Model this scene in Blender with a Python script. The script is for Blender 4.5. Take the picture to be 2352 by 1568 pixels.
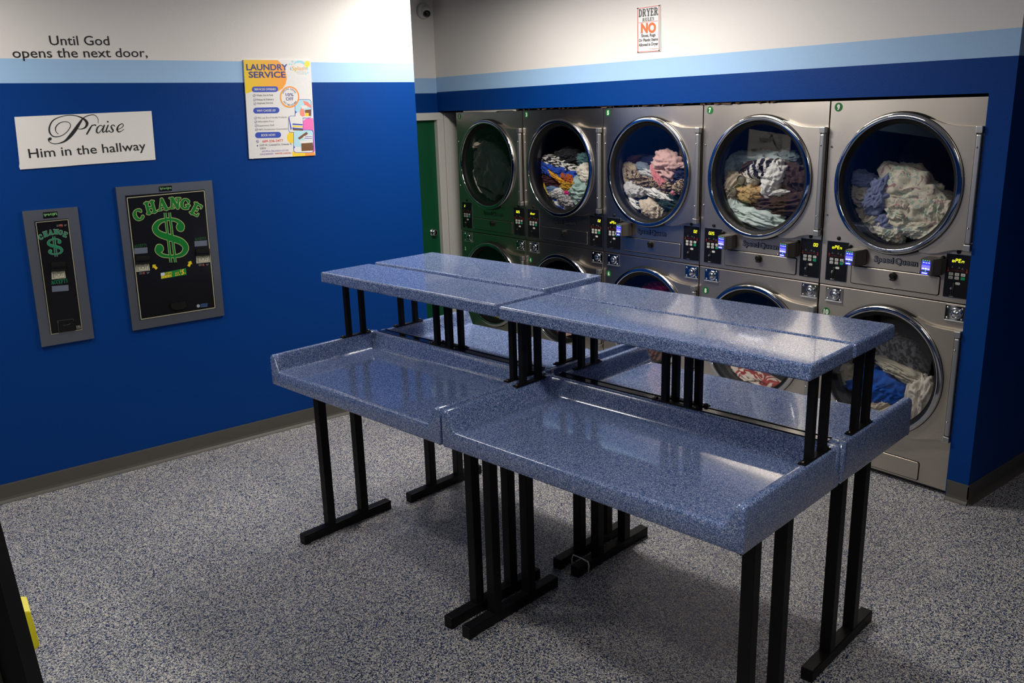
import bpy, bmesh, math, random
from mathutils import Vector, Matrix, noise
for o in list(bpy.data.objects): bpy.data.objects.remove(o)
S = bpy.context.scene
COL = S.collection
PI = math.pi

# ------------------------------------------------------------------ camera
YAW, PITCH, ROLL, FPX = .9022, -.2607, -.0292, 1978.72
CAM = Vector((6.2444, -4.4211, 2.0538))
FWD = Vector((-math.sin(YAW)*math.cos(PITCH), math.cos(YAW)*math.cos(PITCH), math.sin(PITCH)))
_r = Vector((math.cos(YAW), math.sin(YAW), 0)); _u = _r.cross(FWD)
RGT = _r*math.cos(ROLL) + _u*math.sin(ROLL)
UPV = _u*math.cos(ROLL) - _r*math.sin(ROLL)
cd = bpy.data.cameras.new('camera'); cd.sensor_width = 36; cd.lens = FPX/2352*36
cd.clip_start = .05; cd.clip_end = 60
cam = bpy.data.objects.new('camera', cd); COL.objects.link(cam)
M3 = Matrix((RGT, UPV, -FWD)).transposed()
cam.matrix_world = Matrix.Translation(CAM) @ M3.to_4x4()
S.camera = cam
def at(axis, val, x, y):
    """where the sight line through photo pixel (x, y) meets the plane axis = val"""
    d = FWD + RGT*((x-1176)/FPX) - UPV*((y-784)/FPX)
    return CAM + d*((val-CAM[axis])/d[axis])

# ------------------------------------------------------------------ light and exposure
S.view_settings.view_transform = 'Standard'; S.view_settings.look = 'None'
S.view_settings.gamma = 1; S.view_settings.use_curve_mapping = False
S.view_settings.exposure = 0.0
W = bpy.data.worlds.new('world'); S.world = W; W.use_nodes = True
W.node_tree.nodes['Background'].inputs[0].default_value = (.012, .013, .016, 1)
CEIL = 2.985
def area(name, loc, sx, sy, power, col=(1, .95, .88), spread=180):
    l = bpy.data.lights.new(name, 'AREA'); l.shape = 'RECTANGLE'; l.size = sx; l.size_y = sy
    l.energy = power; l.color = col; l.spread = math.radians(spread)
    o = bpy.data.objects.new(name, l); o.location = loc; COL.objects.link(o)
    return o
LAMPS = [  # x, y, size x, size y, watts
    (2.35, -1.22, 1.15, .16, 60, 'in front of the dryers'),
    (1.34, -1.04, .20, .20, 13, 'tight to the end of the blue wall'),
    (1.90, -4.30, 1.15, .16, 31, 'over the change machines'),
    (5.60, -3.20, 1.15, .16, 30, 'over the aisle beside the folding tables'),
    (5.60, -6.40, 1.15, .16, 24, 'near the back wall of the room'),
]
for i, (x, y, sx, sy, p, w) in enumerate(LAMPS):
    area('ceiling_lamp', (x, y, CEIL-.055), sx, sy, p)

# ------------------------------------------------------------------ materials
MATS = {}
def mat(name, col=(.5, .5, .5), rough=.5, metal=0., spec=.5, coat=0., emit=None, es=1., aniso=0.):
    if name in MATS: return MATS[name]
    m = bpy.data.materials.new(name); m.use_nodes = True
    b = m.node_tree.nodes['Principled BSDF']
    b.inputs['Base Color'].default_value = (*col, 1); b.inputs['Roughness'].default_value = rough
    b.inputs['Metallic'].default_value = metal; b.inputs['Specular IOR Level'].default_value = spec
    b.inputs['Coat Weight'].default_value = coat; b.inputs['Coat Roughness'].default_value = .05
    b.inputs['Anisotropic'].default_value = aniso
    if emit: b.inputs['Emission Color'].default_value = (*emit, 1); b.inputs['Emission Strength'].default_value = es
    MATS[name] = m
    return m
def N(m, t, **kw):
    n = m.node_tree.nodes.new(t)
    for k, v in kw.items():
        if k in n.inputs: n.inputs[k].default_value = v
        else: setattr(n, k, v)
    return n
def lk(m, a, b): m.node_tree.links.new(a, b)
def bsdf(m): return m.node_tree.nodes['Principled BSDF']
def ramp(m, stops, interp='LINEAR'):
    r = N(m, 'ShaderNodeValToRGB'); cr = r.color_ramp; cr.interpolation = interp
    while len(cr.elements) < len(stops): cr.elements.new(.5)
    for e, (p, c) in zip(cr.elements, stops): e.position = p; e.color = (*c, 1)
    return r
def bump(m, sock, strength, dist=.01):
    b = N(m, 'ShaderNodeBump'); b.inputs['Strength'].default_value = strength; b.inputs['Distance'].default_value = dist
    lk(m, sock, b.inputs['Height']); lk(m, b.outputs[0], bsdf(m).inputs['Normal'])
def objco(m):
    return N(m, 'ShaderNodeTexCoord').outputs['Object']

def paint(name, col, rough, spec=.4):
    m = mat(name, col, rough, spec=spec)
    n = N(m, 'ShaderNodeTexNoise', Scale=160., Detail=3.); lk(m, objco(m), n.inputs['Vector'])
    bump(m, n.outputs['Fac'], .12, .004)
    return m
P_WHITE = paint('white_wall_paint', (.74, .71, .68), .6)
P_LIGHT = paint('light_blue_paint', (.33, .52, .76), .55)
P_BLUE = paint('royal_blue_paint', (.0003, .038, .205), .45, .15)
BASE = paint('grey_vinyl_base', (.085, .078, .068), .5)

FLOOR = mat('flake_floor', (.3, .3, .3), .38)
def _floor():
    m = FLOOR; co = objco(m)
    v = N(m, 'ShaderNodeTexVoronoi', Scale=250.); v.inputs['Randomness'].default_value = 1; lk(m, co, v.inputs['Vector'])
    sp = N(m, 'ShaderNodeSeparateColor'); lk(m, v.outputs['Color'], sp.inputs[0])
    r = ramp(m, [(0, (.46, .45, .42)), (.26, (.25, .255, .26)), (.42, (.065, .092, .20)), (.58, (.012, .024, .095)), (.72, (.006, .006, .008)), (.84, (.66, .64, .58))], 'CONSTANT')
    lk(m, sp.outputs[0], r.inputs[0])
    n = N(m, 'ShaderNodeTexNoise', Scale=1.3, Detail=3.); lk(m, co, n.inputs['Vector'])
    r2 = ramp(m, [(.3, (.82, .82, .82)), (.7, (1.05, 1.03, 1.0))]); lk(m, n.outputs['Fac'], r2.inputs[0])
    mx = N(m, 'ShaderNodeMix', data_type='RGBA', blend_type='MULTIPLY'); mx.inputs[0].default_value = 1
    lk(m, r.outputs[0], mx.inputs[6]); lk(m, r2.outputs[0], mx.inputs[7]); lk(m, mx.outputs[2], bsdf(m).inputs['Base Color'])
    bump(m, v.outputs['Distance'], .25, .003)
_floor()

STONE = mat('blue_speckled_gelcoat', (.2, .25, .5), .16, spec=.5, coat=.6)
def _stone():
    m = STONE; co = objco(m)
    v = N(m, 'ShaderNodeTexVoronoi', Scale=400.); lk(m, co, v.inputs['Vector'])
    sp = N(m, 'ShaderNodeSeparateColor'); lk(m, v.outputs['Color'], sp.inputs[0])
    r = ramp(m, [(0, (.036, .078, .20)), (.25, (.09, .155, .33)), (.5, (.175, .235, .44)), (.72, (.28, .335, .54)), (.9, (.44, .49, .65))], 'CONSTANT')
    lk(m, sp.outputs[0], r.inputs[0]); lk(m, r.outputs[0], bsdf(m).inputs['Base Color'])
    n = N(m, 'ShaderNodeTexNoise', Scale=5., Detail=1.); lk(m, co, n.inputs['Vector']); bump(m, n.outputs['Fac'], .10, .006)
_stone()

STEEL = mat('brushed_stainless', (.63, .57, .49), .30, 1., aniso=.7)
def _steel():
    m = STEEL; co = objco(m)
    mp = N(m, 'ShaderNodeMapping'); mp.inputs['Scale'].default_value = (220, 260, 260); lk(m, co, mp.inputs[0])
    n = N(m, 'ShaderNodeTexNoise', Scale=1., Detail=3.); lk(m, mp.outputs[0], n.inputs['Vector'])
    n2 = N(m, 'ShaderNodeTexNoise', Scale=3.5, Detail=2.); lk(m, co, n2.inputs['Vector'])
    a = N(m, 'ShaderNodeMath', operation='ADD'); lk(m, n.outputs['Fac'], a.inputs[0]); lk(m, n2.outputs['Fac'], a.inputs[1])
    mr = N(m, 'ShaderNodeMapRange'); mr.inputs[1].default_value = .6; mr.inputs[2].default_value = 1.4
    mr.inputs[3].default_value = .27; mr.inputs[4].default_value = .32
    lk(m, a.outputs[0], mr.inputs[0]); lk(m, mr.outputs[0], bsdf(m).inputs['Roughness'])
    bump(m, n.outputs['Fac'], .02, .0005)
_steel()
tg = N(STEEL, 'ShaderNodeCombineXYZ'); tg.inputs[2].default_value = 1; lk(STEEL, tg.outputs[0], bsdf(STEEL).inputs['Tangent'])
FRAME_STEEL = mat('satin_grey_steel', (.30, .325, .37), .38, 1.)
CHROME = mat('polished_chrome', (.62, .62, .63), .05, 1.)
ALU = mat('matt_aluminium', (.50, .50, .50), .42, 1.)
DRUM = mat('drum_steel', (.10, .10, .11), .35, 1.)
BLACK = mat('black_powder_coat', (.0035, .0035, .0035), .5, spec=.22)
GLOSSBLACK = mat('gloss_black_panel', (.006, .006, .007), .22)
RUBBER = mat('black_rubber', (.004, .004, .004), .55, spec=.25)
DARK = mat('dark_void', (.004, .004, .004), .9)
INK = mat('black_vinyl_ink', (.012, .011, .012), .5)
GREEN = paint('dark_green_door_paint', (.001, .078, .030), .45)
TRIMW = paint('off_white_trim', (.62, .61, .57), .5)
GLASS = bpy.data.materials.new('tinted_door_glass'); GLASS.use_nodes = True
def _glass():
    m = GLASS; nt = m.node_tree; nt.nodes.remove(bsdf(m))
    t = N(m, 'ShaderNodeBsdfTransparent'); t.inputs[0].default_value = (.97, .97, .975, 1)
    g = N(m, 'ShaderNodeBsdfGlossy'); g.inputs['Roughness'].default_value = 0.
    lw = N(m, 'ShaderNodeLayerWeight'); lw.inputs[0].default_value = .5
    pw = N(m, 'ShaderNodeMath', operation='POWER'); pw.inputs[1].default_value = 4.; lk(m, lw.outputs['Facing'], pw.inputs[0])
    f = N(m, 'ShaderNodeMath', operation='MULTIPLY_ADD'); f.inputs[1].default_value = .5; f.inputs[2].default_value = .05; lk(m, pw.outputs[0], f.inputs[0])
    mx = N(m, 'ShaderNodeMixShader'); lk(m, f.outputs[0], mx.inputs[0]); lk(m, t.outputs[0], mx.inputs[1]); lk(m, g.outputs[0], mx.inputs[2])
    lk(m, mx.outputs[0], nt.nodes['Material Output'].inputs[0])
_glass()

# ------------------------------------------------------------------ object helpers
def link(name, me, m=None, parent=None):
    o = bpy.data.objects.new(name, me); COL.objects.link(o)
    if m is not None:
        for mm in (m if isinstance(m, (list, tuple)) else [m]): me.materials.append(mm)
    if parent is not None: o.parent = parent
    return o
SPLIT = {'lettering', 'lettering_outline', 'picture', 'heading_pill', 'background_print', 'tick_mark', 'bubble_print', 'logo_print', 'screw', 'arrow_sticker', 'small_print', 'cap_button', 'arrow_print', 'icon_print', 'hinge_cap', 'foot_pad', 'screen_print', 'status_light', 'coin_slot', 'coin_slot_trim', 'sticker_print', 'banknote_print'}
def clusters(bm):
    """loose pieces of a mesh that stand well apart, as lists of faces"""
    import numpy as np
    bm.faces.index_update(); seen = {}; isl = []
    for f in bm.faces:
        if f in seen: continue
        st = [f]; seen[f] = len(isl); cur = []
        while st:
            g = st.pop(); cur.append(g)
            for v in g.verts:
                for h in v.link_faces:
                    if h not in seen: seen[h] = len(isl); st.append(h)
        isl.append(cur)
    lo = np.array([[min(v.co[c] for f in i for v in f.verts) for c in range(3)] for i in isl]); hi = np.array([[max(v.co[c] for f in i for v in f.verts) for c in range(3)] for i in isl])
    sz = (hi-lo).max(1); lab = -np.ones(len(isl), int); n = 0
    for i in range(len(isl)):
        if lab[i] >= 0: continue
        lab[i] = n; st = [i]
        while st:
            a = st.pop()
            gap = np.maximum(0, np.maximum(lo[a]-hi, lo-hi[a])); near = np.sqrt((gap**2).sum(1)) <= np.maximum(.019, .48*np.maximum(sz[a], sz))
            for b in np.nonzero(near & (lab < 0))[0]: lab[b] = n; st.append(b)
        n += 1
    return [[f for i, l in zip(isl, lab) if l == k for f in i] for k in range(n)]
def obj(name, bm, m, parent=None, smooth=False):
    if name in SPLIT and parent is not None and len(bm.faces):
        cl = clusters(bm)
        if len(cl) > 1:
            for fs in cl:
                nb = bmesh.new(); mp = {}
                for f in fs:
                    for v in f.verts:
                        if v not in mp: mp[v] = nb.verts.new(v.co)
                    nb.faces.new([mp[v] for v in f.verts])
                me = bpy.data.meshes.new(name); nb.normal_update(); nb.to_mesh(me); nb.free()
                if smooth: me.shade_smooth()
                o = link(name, me, m, parent)
            bm.free(); return o
    me = bpy.data.meshes.new(name); bm.normal_update(); bm.to_mesh(me); bm.free()
    if smooth: me.shade_smooth()
    return link(name, me, m, parent)
def tag(o, label=None, cat=None, group=None, kind=None):
    if label: o['label'] = label
    if cat: o['category'] = cat
    if group: o['group'] = group
    if kind: o['kind'] = kind
    return o
def empty(name, label, cat, loc=(0, 0, 0), rz=0, group=None):
    o = bpy.data.objects.new(name, None); o.empty_display_size = .1
    o.location = loc; o.rotation_euler = (0, 0, rz); COL.objects.link(o)
    return tag(o, label, cat, group)
def B():
    STROKES.clear()
    return bmesh.new()
def box(bm, a, b, bev=0., seg=2):
    x0, y0, z0 = (min(a[i], b[i]) for i in range(3)); x1, y1, z1 = (max(a[i], b[i]) for i in range(3))
    v = [bm.verts.new(p) for p in ((x0,y0,z0),(x1,y0,z0),(x1,y1,z0),(x0,y1,z0),(x0,y0,z1),(x1,y0,z1),(x1,y1,z1),(x0,y1,z1))]
    fs = [bm.faces.new([v[i] for i in f]) for f in ((3,2,1,0),(4,5,6,7),(0,1,5,4),(1,2,6,5),(2,3,7,6),(3,0,4,7))]
    if bev:
        es = list({e for f in fs for e in f.edges})
        bmesh.ops.bevel(bm, geom=es, offset=bev, segments=seg, profile=.5, affect='EDGES')
    return bm
def bx(name, a, b, m, parent=None, bev=0., seg=2):
    return obj(name, box(B(), a, b, bev, seg), m, parent)
def lathe(bm, prof, c, axis=1, n=64, sx=1.):
    """turn (radius, height) pairs round an axis through c"""
    rings = []
    for r, h in prof:
        ring = []
        for i in range(n):
            t = 2*PI*i/n; a, b_ = r*math.cos(t)*sx, r*math.sin(t)
            p = {0: (h, a, b_), 1: (a, h, b_), 2: (a, b_, h)}[axis]
            ring.append(bm.verts.new((c[0]+p[0], c[1]+p[1], c[2]+p[2])))
        rings.append(ring)
    for p, q in zip(rings, rings[1:]):
        for i in range(n):
            j = (i+1) % n
            bm.faces.new((p[i], p[j], q[j], q[i]) if axis != 1 else (p[i], q[i], q[j], p[j]))
    return rings
def cap(bm, ring): bm.faces.new(ring)
def tube(bm, pts, r, n=10):
    pts = [Vector(p) for p in pts]; rings = []
    for i, p in enumerate(pts):
        d = (pts[min(i+1, len(pts)-1)]-pts[max(i-1, 0)]).normalized()
        a = d.orthogonal().normalized(); b_ = d.cross(a)
        if rings:
            a = (pa_ - d*pa_.dot(d)).normalized(); b_ = d.cross(a)
        pa_ = a
        rings.append([bm.verts.new(p+a*r*math.cos(2*PI*k/n)+b_*r*math.sin(2*PI*k/n)) for k in range(n)])
    for p, q in zip(rings, rings[1:]):
        for k in range(n): bm.faces.new((p[k], p[(k+1) % n], q[(k+1) % n], q[k]))
    bm.faces.new(rings[0][::-1]); bm.faces.new(rings[-1])
def bar(bm, a, b, w, d, side):
    """straight square bar from a to b; side is the width direction"""
    a, b = Vector(a), Vector(b); t = (b-a).normalized(); s = Vector(side).normalized(); q = t.cross(s)
    v = []
    for p in (a, b):
        for i, j in ((-1,-1),(1,-1),(1,1),(-1,1)): v.append(bm.verts.new(p+s*w/2*i+q*d/2*j))
    for f in ((3,2,1,0),(4,5,6,7),(0,1,5,4),(1,2,6,5),(2,3,7,6),(3,0,4,7)): bm.faces.new([v[i] for i in f])

# flat graphics live on a plane: 'X' faces +X (x runs along +Y), 'Y' faces -Y (x runs along +X)
def on_plane(pl, off, u, v):
    return Vector((off, u, v)) if pl == 'X' else Vector((u, off, v))
def poly(bm, pl, off, pts):
    bm.faces.new([bm.verts.new(on_plane(pl, off, u, v)) for u, v in pts])
def rrect(u0, v0, u1, v1, r, n=5):
    o = []
    for cx, cy, a0 in ((u1-r, v1-r, 0), (u0+r, v1-r, 90), (u0+r, v0+r, 180), (u1-r, v0+r, 270)):
        for i in range(n+1):
            t = math.radians(a0+90*i/n); o.append((cx+r*math.cos(t), cy+r*math.sin(t)))
    return o
def disc(cu, cv, ru, rv=None, n=32):
    rv = rv or ru
    return [(cu+ru*math.cos(2*PI*i/n), cv+rv*math.sin(2*PI*i/n)) for i in range(n)]
def slab(bm, pl, off, pts, th):
    """polygon with a thickness: front face at off, back towards the wall"""
    s = -1 if pl == 'X' else 1
    f = [bm.verts.new(on_plane(pl, off, u, v)) for u, v in pts]
    k = [bm.verts.new(on_plane(pl, off+s*th, u, v)) for u, v in pts]
    bm.faces.new(f); bm.faces.new(k[::-1])
    for i in range(len(pts)):
        j = (i+1) % len(pts); bm.faces.new((f[j], f[i], k[i], k[j]))
def circle_band(bm, pl, off, cu, cv, r0, r1, n=48, a0=0, a1=360):
    for i in range(n):
        t0, t1 = math.radians(a0+(a1-a0)*i/n), math.radians(a0+(a1-a0)*(i+1)/n)
        poly(bm, pl, off, [(cu+r*math.cos(t), cv+r*math.sin(t)) for r, t in ((r0,t0),(r1,t0),(r1,t1),(r0,t1))])
DG = None
def text_mesh(s, bold=0., shear=0.):
    c = bpy.data.curves.new('txt', 'FONT'); c.body = s; c.offset = bold; c.shear = shear; c.resolution_u = 3
    o = bpy.data.objects.new('txt', c); COL.objects.link(o)
    dg = bpy.context.evaluated_depsgraph_get(); me = o.evaluated_get(dg).to_mesh()
    vs = [(v.co.x, v.co.y) for v in me.vertices]; fs = [list(p.vertices) for p in me.polygons]
    o.evaluated_get(dg).to_mesh_clear(); bpy.data.objects.remove(o); bpy.data.curves.remove(c)
    return vs, fs
def text(bm, pl, off, s, u0, v0, width=None, cap_h=None, bold=0., shear=0., arc=None, slope=0.):
    """letters with the baseline starting at (u0, v0); width and cap height in metres"""
    vs, fs = text_mesh(s, bold, shear)
    if not vs: return
    xa, xb = min(v[0] for v in vs), max(v[0] for v in vs)
    sx = width/(xb-xa) if width else cap_h/.72
    sy = cap_h/.72 if cap_h else sx
    out = []
    for x, y in vs:
        x, y = (x-xa)*sx, y*sy
        if arc:
            R, mid = arc
            t = (x-(xb-xa)*sx/2)/R
            if R > 0: out.append((u0+(R+y)*math.sin(t), v0+(R+y)*math.cos(t)))
            else: out.append((u0+(-R-y)*math.sin(-t), v0-(-R-y)*math.cos(-t)))
        else: out.append((u0+x, v0+y+slope*x))
    bv = [bm.verts.new(on_plane(pl, off, u, v)) for u, v in out]
    for f in fs:
        try: bm.faces.new([bv[i] for i in f])
        except ValueError: pass
def spline(pts, k=6):
    """Catmull-Rom through (x, y, w)"""
    P = [pts[0]]+list(pts)+[pts[-1]]; out = []
    for i in range(1, len(P)-2):
        for j in range(k):
            t = j/k
            out.append(tuple(.5*((2*P[i][c])+(-P[i-1][c]+P[i+1][c])*t+(2*P[i-1][c]-5*P[i][c]+4*P[i+1][c]-P[i+2][c])*t*t+(-P[i-1][c]+3*P[i][c]-3*P[i+1][c]+P[i+2][c])*t**3) for c in range(3)))
    out.append(tuple(pts[-1])); return out
STROKES = {}
def stroke(bm, pl, off, pts, grow=0., fn=lambda x, y: (x, y), caps=True):
    """ribbon with a width at every point, in letter space, mapped by fn"""
    L, Rr = [], []
    for i, (x, y, w) in enumerate(pts):
        x0, y0, _ = pts[max(i-1, 0)]; x1, y1, _ = pts[min(i+1, len(pts)-1)]
        d = math.hypot(x1-x0, y1-y0) or 1; nx, ny = -(y1-y0)/d, (x1-x0)/d; h = w/2+grow
        L.append(fn(x+nx*h, y+ny*h)); Rr.append(fn(x-nx*h, y-ny*h))
    sg = 1 if pl == 'X' else -1          # strokes that cross lie a hair apart, like layers of ink
    off += sg*4e-6*STROKES.get(id(bm), 0); STROKES[id(bm)] = STROKES.get(id(bm), 0)+3
    if math.hypot(pts[0][0]-pts[-1][0], pts[0][1]-pts[-1][1]) > .002 or len(pts) > 4:
        for i in range(len(pts)-1): poly(bm, pl, off, [Rr[i], Rr[i+1], L[i+1], L[i]])
    if caps:
        for k_, (x, y, w) in enumerate((pts[0], pts[-1])):
            off += sg*4e-6
            poly(bm, pl, off, [fn(px, py) for px, py in disc(x, y, w/2+grow, n=14)])
def arcpts(cx, cy, rx, ry, a0, a1, w0, w1, n=18):
    o = []
    for i in range(n+1):
        t = math.radians(a0+(a1-a0)*i/n); k = abs(math.cos(t)); o.append((cx+rx*math.cos(t), cy+ry*math.sin(t), w0+(w1-w0)*k))
    return o
def serif(x, y, l=.17, w=.12): return [(x-l, y, w), (x+l, y, w)]
TH, TN = .24, .13
SLAB = {  # fat slab-serif capitals, height 1: (width, strokes)
 'C': (.86, [arcpts(.43, .5, .31, .41, 42, 318, .12, .26), [(.67, .77, .2), (.70, .66, .12)]]),
 'H': (.98, [[(.25,.06,TH),(.25,.94,TH)], [(.73,.06,TH),(.73,.94,TH)], [(.25,.5,TN),(.73,.5,TN)], serif(.25,.06), serif(.25,.94), serif(.73,.06), serif(.73,.94)]),
 'A': (1.0, [[(.20,.07,.13),(.46,.93,.13)], [(.50,.93,.26),(.78,.07,.26)], [(.3,.34,.11),(.68,.34,.11)], serif(.2,.06,.16), serif(.8,.06,.18)]),
 'N': (1.02, [[(.25,.06,.15),(.25,.94,.15)], [(.28,.92,.25),(.74,.08,.25)], [(.78,.06,.14),(.78,.94,.14)], serif(.24,.06), serif(.2,.94,.14), serif(.78,.94)]),
 'G': (.94, [arcpts(.44, .5, .31, .41, 42, 322, .12, .26), [(.70,.77,.18),(.72,.66,.12)], [(.70,.16,.2),(.70,.42,.2)], [(.52,.42,.12),(.84,.42,.12)]]),
 'E': (.88, [[(.26,.06,TH),(.26,.94,TH)], [(.1,.06,.13),(.72,.06,.13)], [(.1,.94,.13),(.70,.94,.13)], [(.26,.5,.12),(.52,.5,.12)], [(.54,.4,.1),(.54,.6,.1)], [(.74,.06,.13),(.76,.25,.1)], [(.72,.94,.13),(.74,.76,.1)]]),
 'D': (.94, [[(.24,.06,TH),(.24,.94,TH)], arcpts(.40, .5, .38, .44, 90, -90, .12, .24), [(.08,.06,.12),(.4,.06,.12)], [(.08,.94,.12),(.4,.94,.12)]]),
 'R': (.98, [[(.24,.06,TH),(.24,.94,TH)], arcpts(.46, .72, .24, .22, 90, -90, .12, .24), [(.1,.94,.12),(.46,.94,.12)], [(.24,.5,.11),(.46,.5,.11)], [(.5,.48,.22),(.76,.08,.22)], serif(.24,.06), serif(.82,.06,.12)]),
 'Y': (.98, [[(.2,.92,.22),(.5,.48,.22)], [(.80,.92,.13),(.52,.48,.13)], [(.5,.06,TH),(.5,.5,TH)], serif(.5,.06), serif(.2,.94,.16), serif(.8,.94,.14)]),
 'U': (.98, [[(.25,.94,TH),(.25,.35,TH)], arcpts(.5, .35, .25, .29, 180, 360, .12, .2), [(.75,.35,.13),(.75,.94,.13)], serif(.25,.94), serif(.75,.94,.15)]),
 'L': (.84, [[(.26,.06,TH),(.26,.94,TH)], [(.1,.06,.12),(.72,.06,.12)], [(.73,.06,.12),(.75,.3,.1)], serif(.26,.94)]),
 'S': (.78, [spline([(.62,.74,.12),(.56,.9,.12),(.38,.95,.12),(.2,.86,.15),(.2,.68,.2),(.38,.53,.24),(.56,.4,.22),(.60,.2,.17),(.42,.05,.12),(.22,.08,.12),(.14,.27,.12)])]),
 'P': (.9, [[(.24,.06,TH),(.24,.94,TH)], arcpts(.46, .69, .26, .25, 90, -90, .12, .24), [(.1,.94,.12),(.46,.94,.12)], [(.24,.44,.11),(.46,.44,.11)], serif(.24,.06)]),
 'T': (.9, [[(.45,.06,TH),(.45,.94,TH)], [(.1,.94,.13),(.8,.94,.13)], [(.09,.94,.1),(.07,.74,.1)], [(.81,.94,.1),(.83,.74,.1)], serif(.45,.06)]),
}
DOLLAR = [spline([(.82,.72,.09),(.85,.80,.11),(.72,.925,.08),(.5,.965,.055),(.25,.90,.10),(.13,.75,.14),(.22,.61,.15),(.5,.50,.155),(.78,.39,.155),(.88,.23,.14),(.76,.075,.09),(.5,.03,.055),(.24,.07,.08),(.12,.19,.11),(.16,.28,.09)]),
          arcpts(.80,.75,.001,.001,0,90,.20,.20,2), arcpts(.185,.245,.001,.001,0,90,.20,.20,2),
          [(.44,-.12,.048),(.44,1.13,.048)], [(.56,-.12,.048),(.56,1.13,.048)]]
def slab_word(bm, pl, off, s, u0, v0, width, h, grow=0., arc=None, thin=1.):
    tot = sum(SLAB[c][0] for c in s); sx = width/tot; x = 0
    for c in s:
        w, sts = SLAB[c]
        def fn(px, py, x=x):
            X = (x+px)*sx; Y = py*h
            if arc:
                t = (X-width/2)/arc; return (u0+(arc+Y)*math.sin(t), v0+(arc+Y)*math.cos(t)-arc)
            return (u0+X, v0+Y)
        for st in sts: stroke(bm, pl, off, [(a, b_, ww*thin) for a, b_, ww in st], grow, fn)
        x += w
# ================================================================== the room
XL, XREC, YH, XP = .924, -.2846, -.021, 4.4694     # blue wall, recess side wall, header face, pillar edge
YEND = -1.019
def struct(name, bm, m, parent=None):
    return tag(obj(name, bm, m, parent), kind='structure')
struct('floor', box(B(), (-.6, -8.1, -.1), (9.6, 3.1, 0)), FLOOR)
struct('ceiling', box(B(), (-.6, -8.1, CEIL), (9.6, 3.1, CEIL+.1)), P_WHITE)

def banded(name, faces, z1, z2, mats=(P_BLUE, P_LIGHT, P_WHITE)):
    """solid wall blocks painted in three bands: blue up to z1, light blue to z2, white above"""
    bm = B()
    for (a, b) in faces:
        zs = [a[2]]+[z for z in (z1, z2) if a[2] < z < b[2]]+[b[2]]
        for k in range(len(zs)-1):
            n0 = len(bm.faces); box(bm, (a[0], a[1], zs[k]), (b[0], b[1], zs[k+1])); bm.faces.ensure_lookup_table()
            mi = 0 if zs[k] < z1-1e-6 else (1 if zs[k] < z2-1e-6 else 2)
            for f in bm.faces[n0:]: f.material_index = mi
    return struct(name, bm, list(mats))
banded('wall_left', [((XL-.12, -8, 0), (XL, YEND, CEIL))], 2.2710, 2.3950)
# recess side wall with the door opening cut out of it (the door head is at 2.00)
DY0, DY1, DZ = -.97, -.030, 2.005
banded('wall_recess', [((XREC-.12, -4, 0), (XREC, DY0, CEIL)), ((XREC-.12, DY0, DZ), (XREC, DY1, CEIL)), ((XREC-.12, DY1, 0), (XREC, 1.0, CEIL))], 2.2268, 2.3510)
HZ = 2.0735
bm_wall = [((XREC, YH, HZ), (4.352, .16, CEIL)), ((4.356, YH, 0), (XP, .9, HZ)), ((4.352, YH, HZ), (XP, .9, CEIL))]
wb = banded('wall_back', bm_wall, 2.2353, 2.3569)
banded('wall_far', [((-.6, 3.0, 0), (9.6, 3.1, CEIL))], 2.2353, 2.3569)
banded('wall_front', [((-.6, -8.1, 0), (9.6, -8.0, CEIL))], 2.2353, 2.3569)
banded('wall_right', [((9.5, -8, 0), (9.6, 3, CEIL))], 2.2353, 2.3569)
banded('wall_corridor', [((XREC, -4.1, 0), (XL-.12, -4.0, CEIL))], 2.2353, 2.3569)
# back of the alcove, coloured black for the darkness in the gaps
struct('wall_alcove', box(B(), (XREC, .9, 0), (XP, 1.0, CEIL)), DARK)
# vinyl cove base
def cove(name, a, b, nrm):
    """base strip from a to b on the floor; nrm points into the room"""
    bm = B(); a, b, n = Vector(a), Vector(b), Vector(nrm)
    prof = [(0, .1076), (.004, .1076), (.005, .10), (.005, .030), (.008, .016), (.016, .006), (.024, .002), (.024, 0), (0, 0)]
    A = [bm.verts.new(a+n*p+Vector((0, 0, q))) for p, q in prof]; Bq = [bm.verts.new(b+n*p+Vector((0, 0, q))) for p, q in prof]
    for i in range(len(prof)):
        j = (i+1) % len(prof); bm.faces.new((A[i], A[j], Bq[j], Bq[i]))
    bm.faces.new(A[::-1]); bm.faces.new(Bq)
    bmesh.ops.recalc_face_normals(bm, faces=bm.faces)
    return struct(name, bm, BASE)
cove('baseboard_left', (XL, -8, 0), (XL, YEND, 0), (1, 0, 0))
cove('baseboard_front', (4.362, YH, 0), (XP+.005, YH, 0), (0, -1, 0))
cove('baseboard_right', (XP, YH-.005, 0), (XP, .9, 0), (1, 0, 0))

# door in the recess: leaf, frame, lever
d = bx('door_1', (XREC-.075, DY0+.004, .008), (XREC-.032, DY1-.004, DZ-.004), GREEN, bev=.002)
tag(d, kind='structure')
bm = B(); lathe(bm, [(.001, .0), (.033, .0), (.034, .004), (.030, .008), (.016, .010), (.015, .014), (.026, .018), (.031, .026), (.030, .036), (.022, .043), (.001, .045)], (XREC-.032, -.118, 1.015), axis=0, n=32)
h = obj('door_knob', bm, CHROME, d, True)
bm = B()
for y0, y1 in ((DY0-.06, DY0+.012), (DY1-.012, DY1+.055)):
    box(bm, (XREC-.09, y0, 0), (XREC+.018, y1, DZ+.055), .004)
box(bm, (XREC-.09, DY0-.06, DZ-.006), (XREC+.020, DY1+.055, DZ+.058), .004)
struct('trim_1', bm, TRIMW)
bm = B(); box(bm, (XREC, .028, 0), (XREC+.030, .085, 2.062), .004); box(bm, (XREC, .085, 0), (XREC+.012, .86, 2.062), .002)
struct('trim_2', bm, TRIMW)
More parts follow.
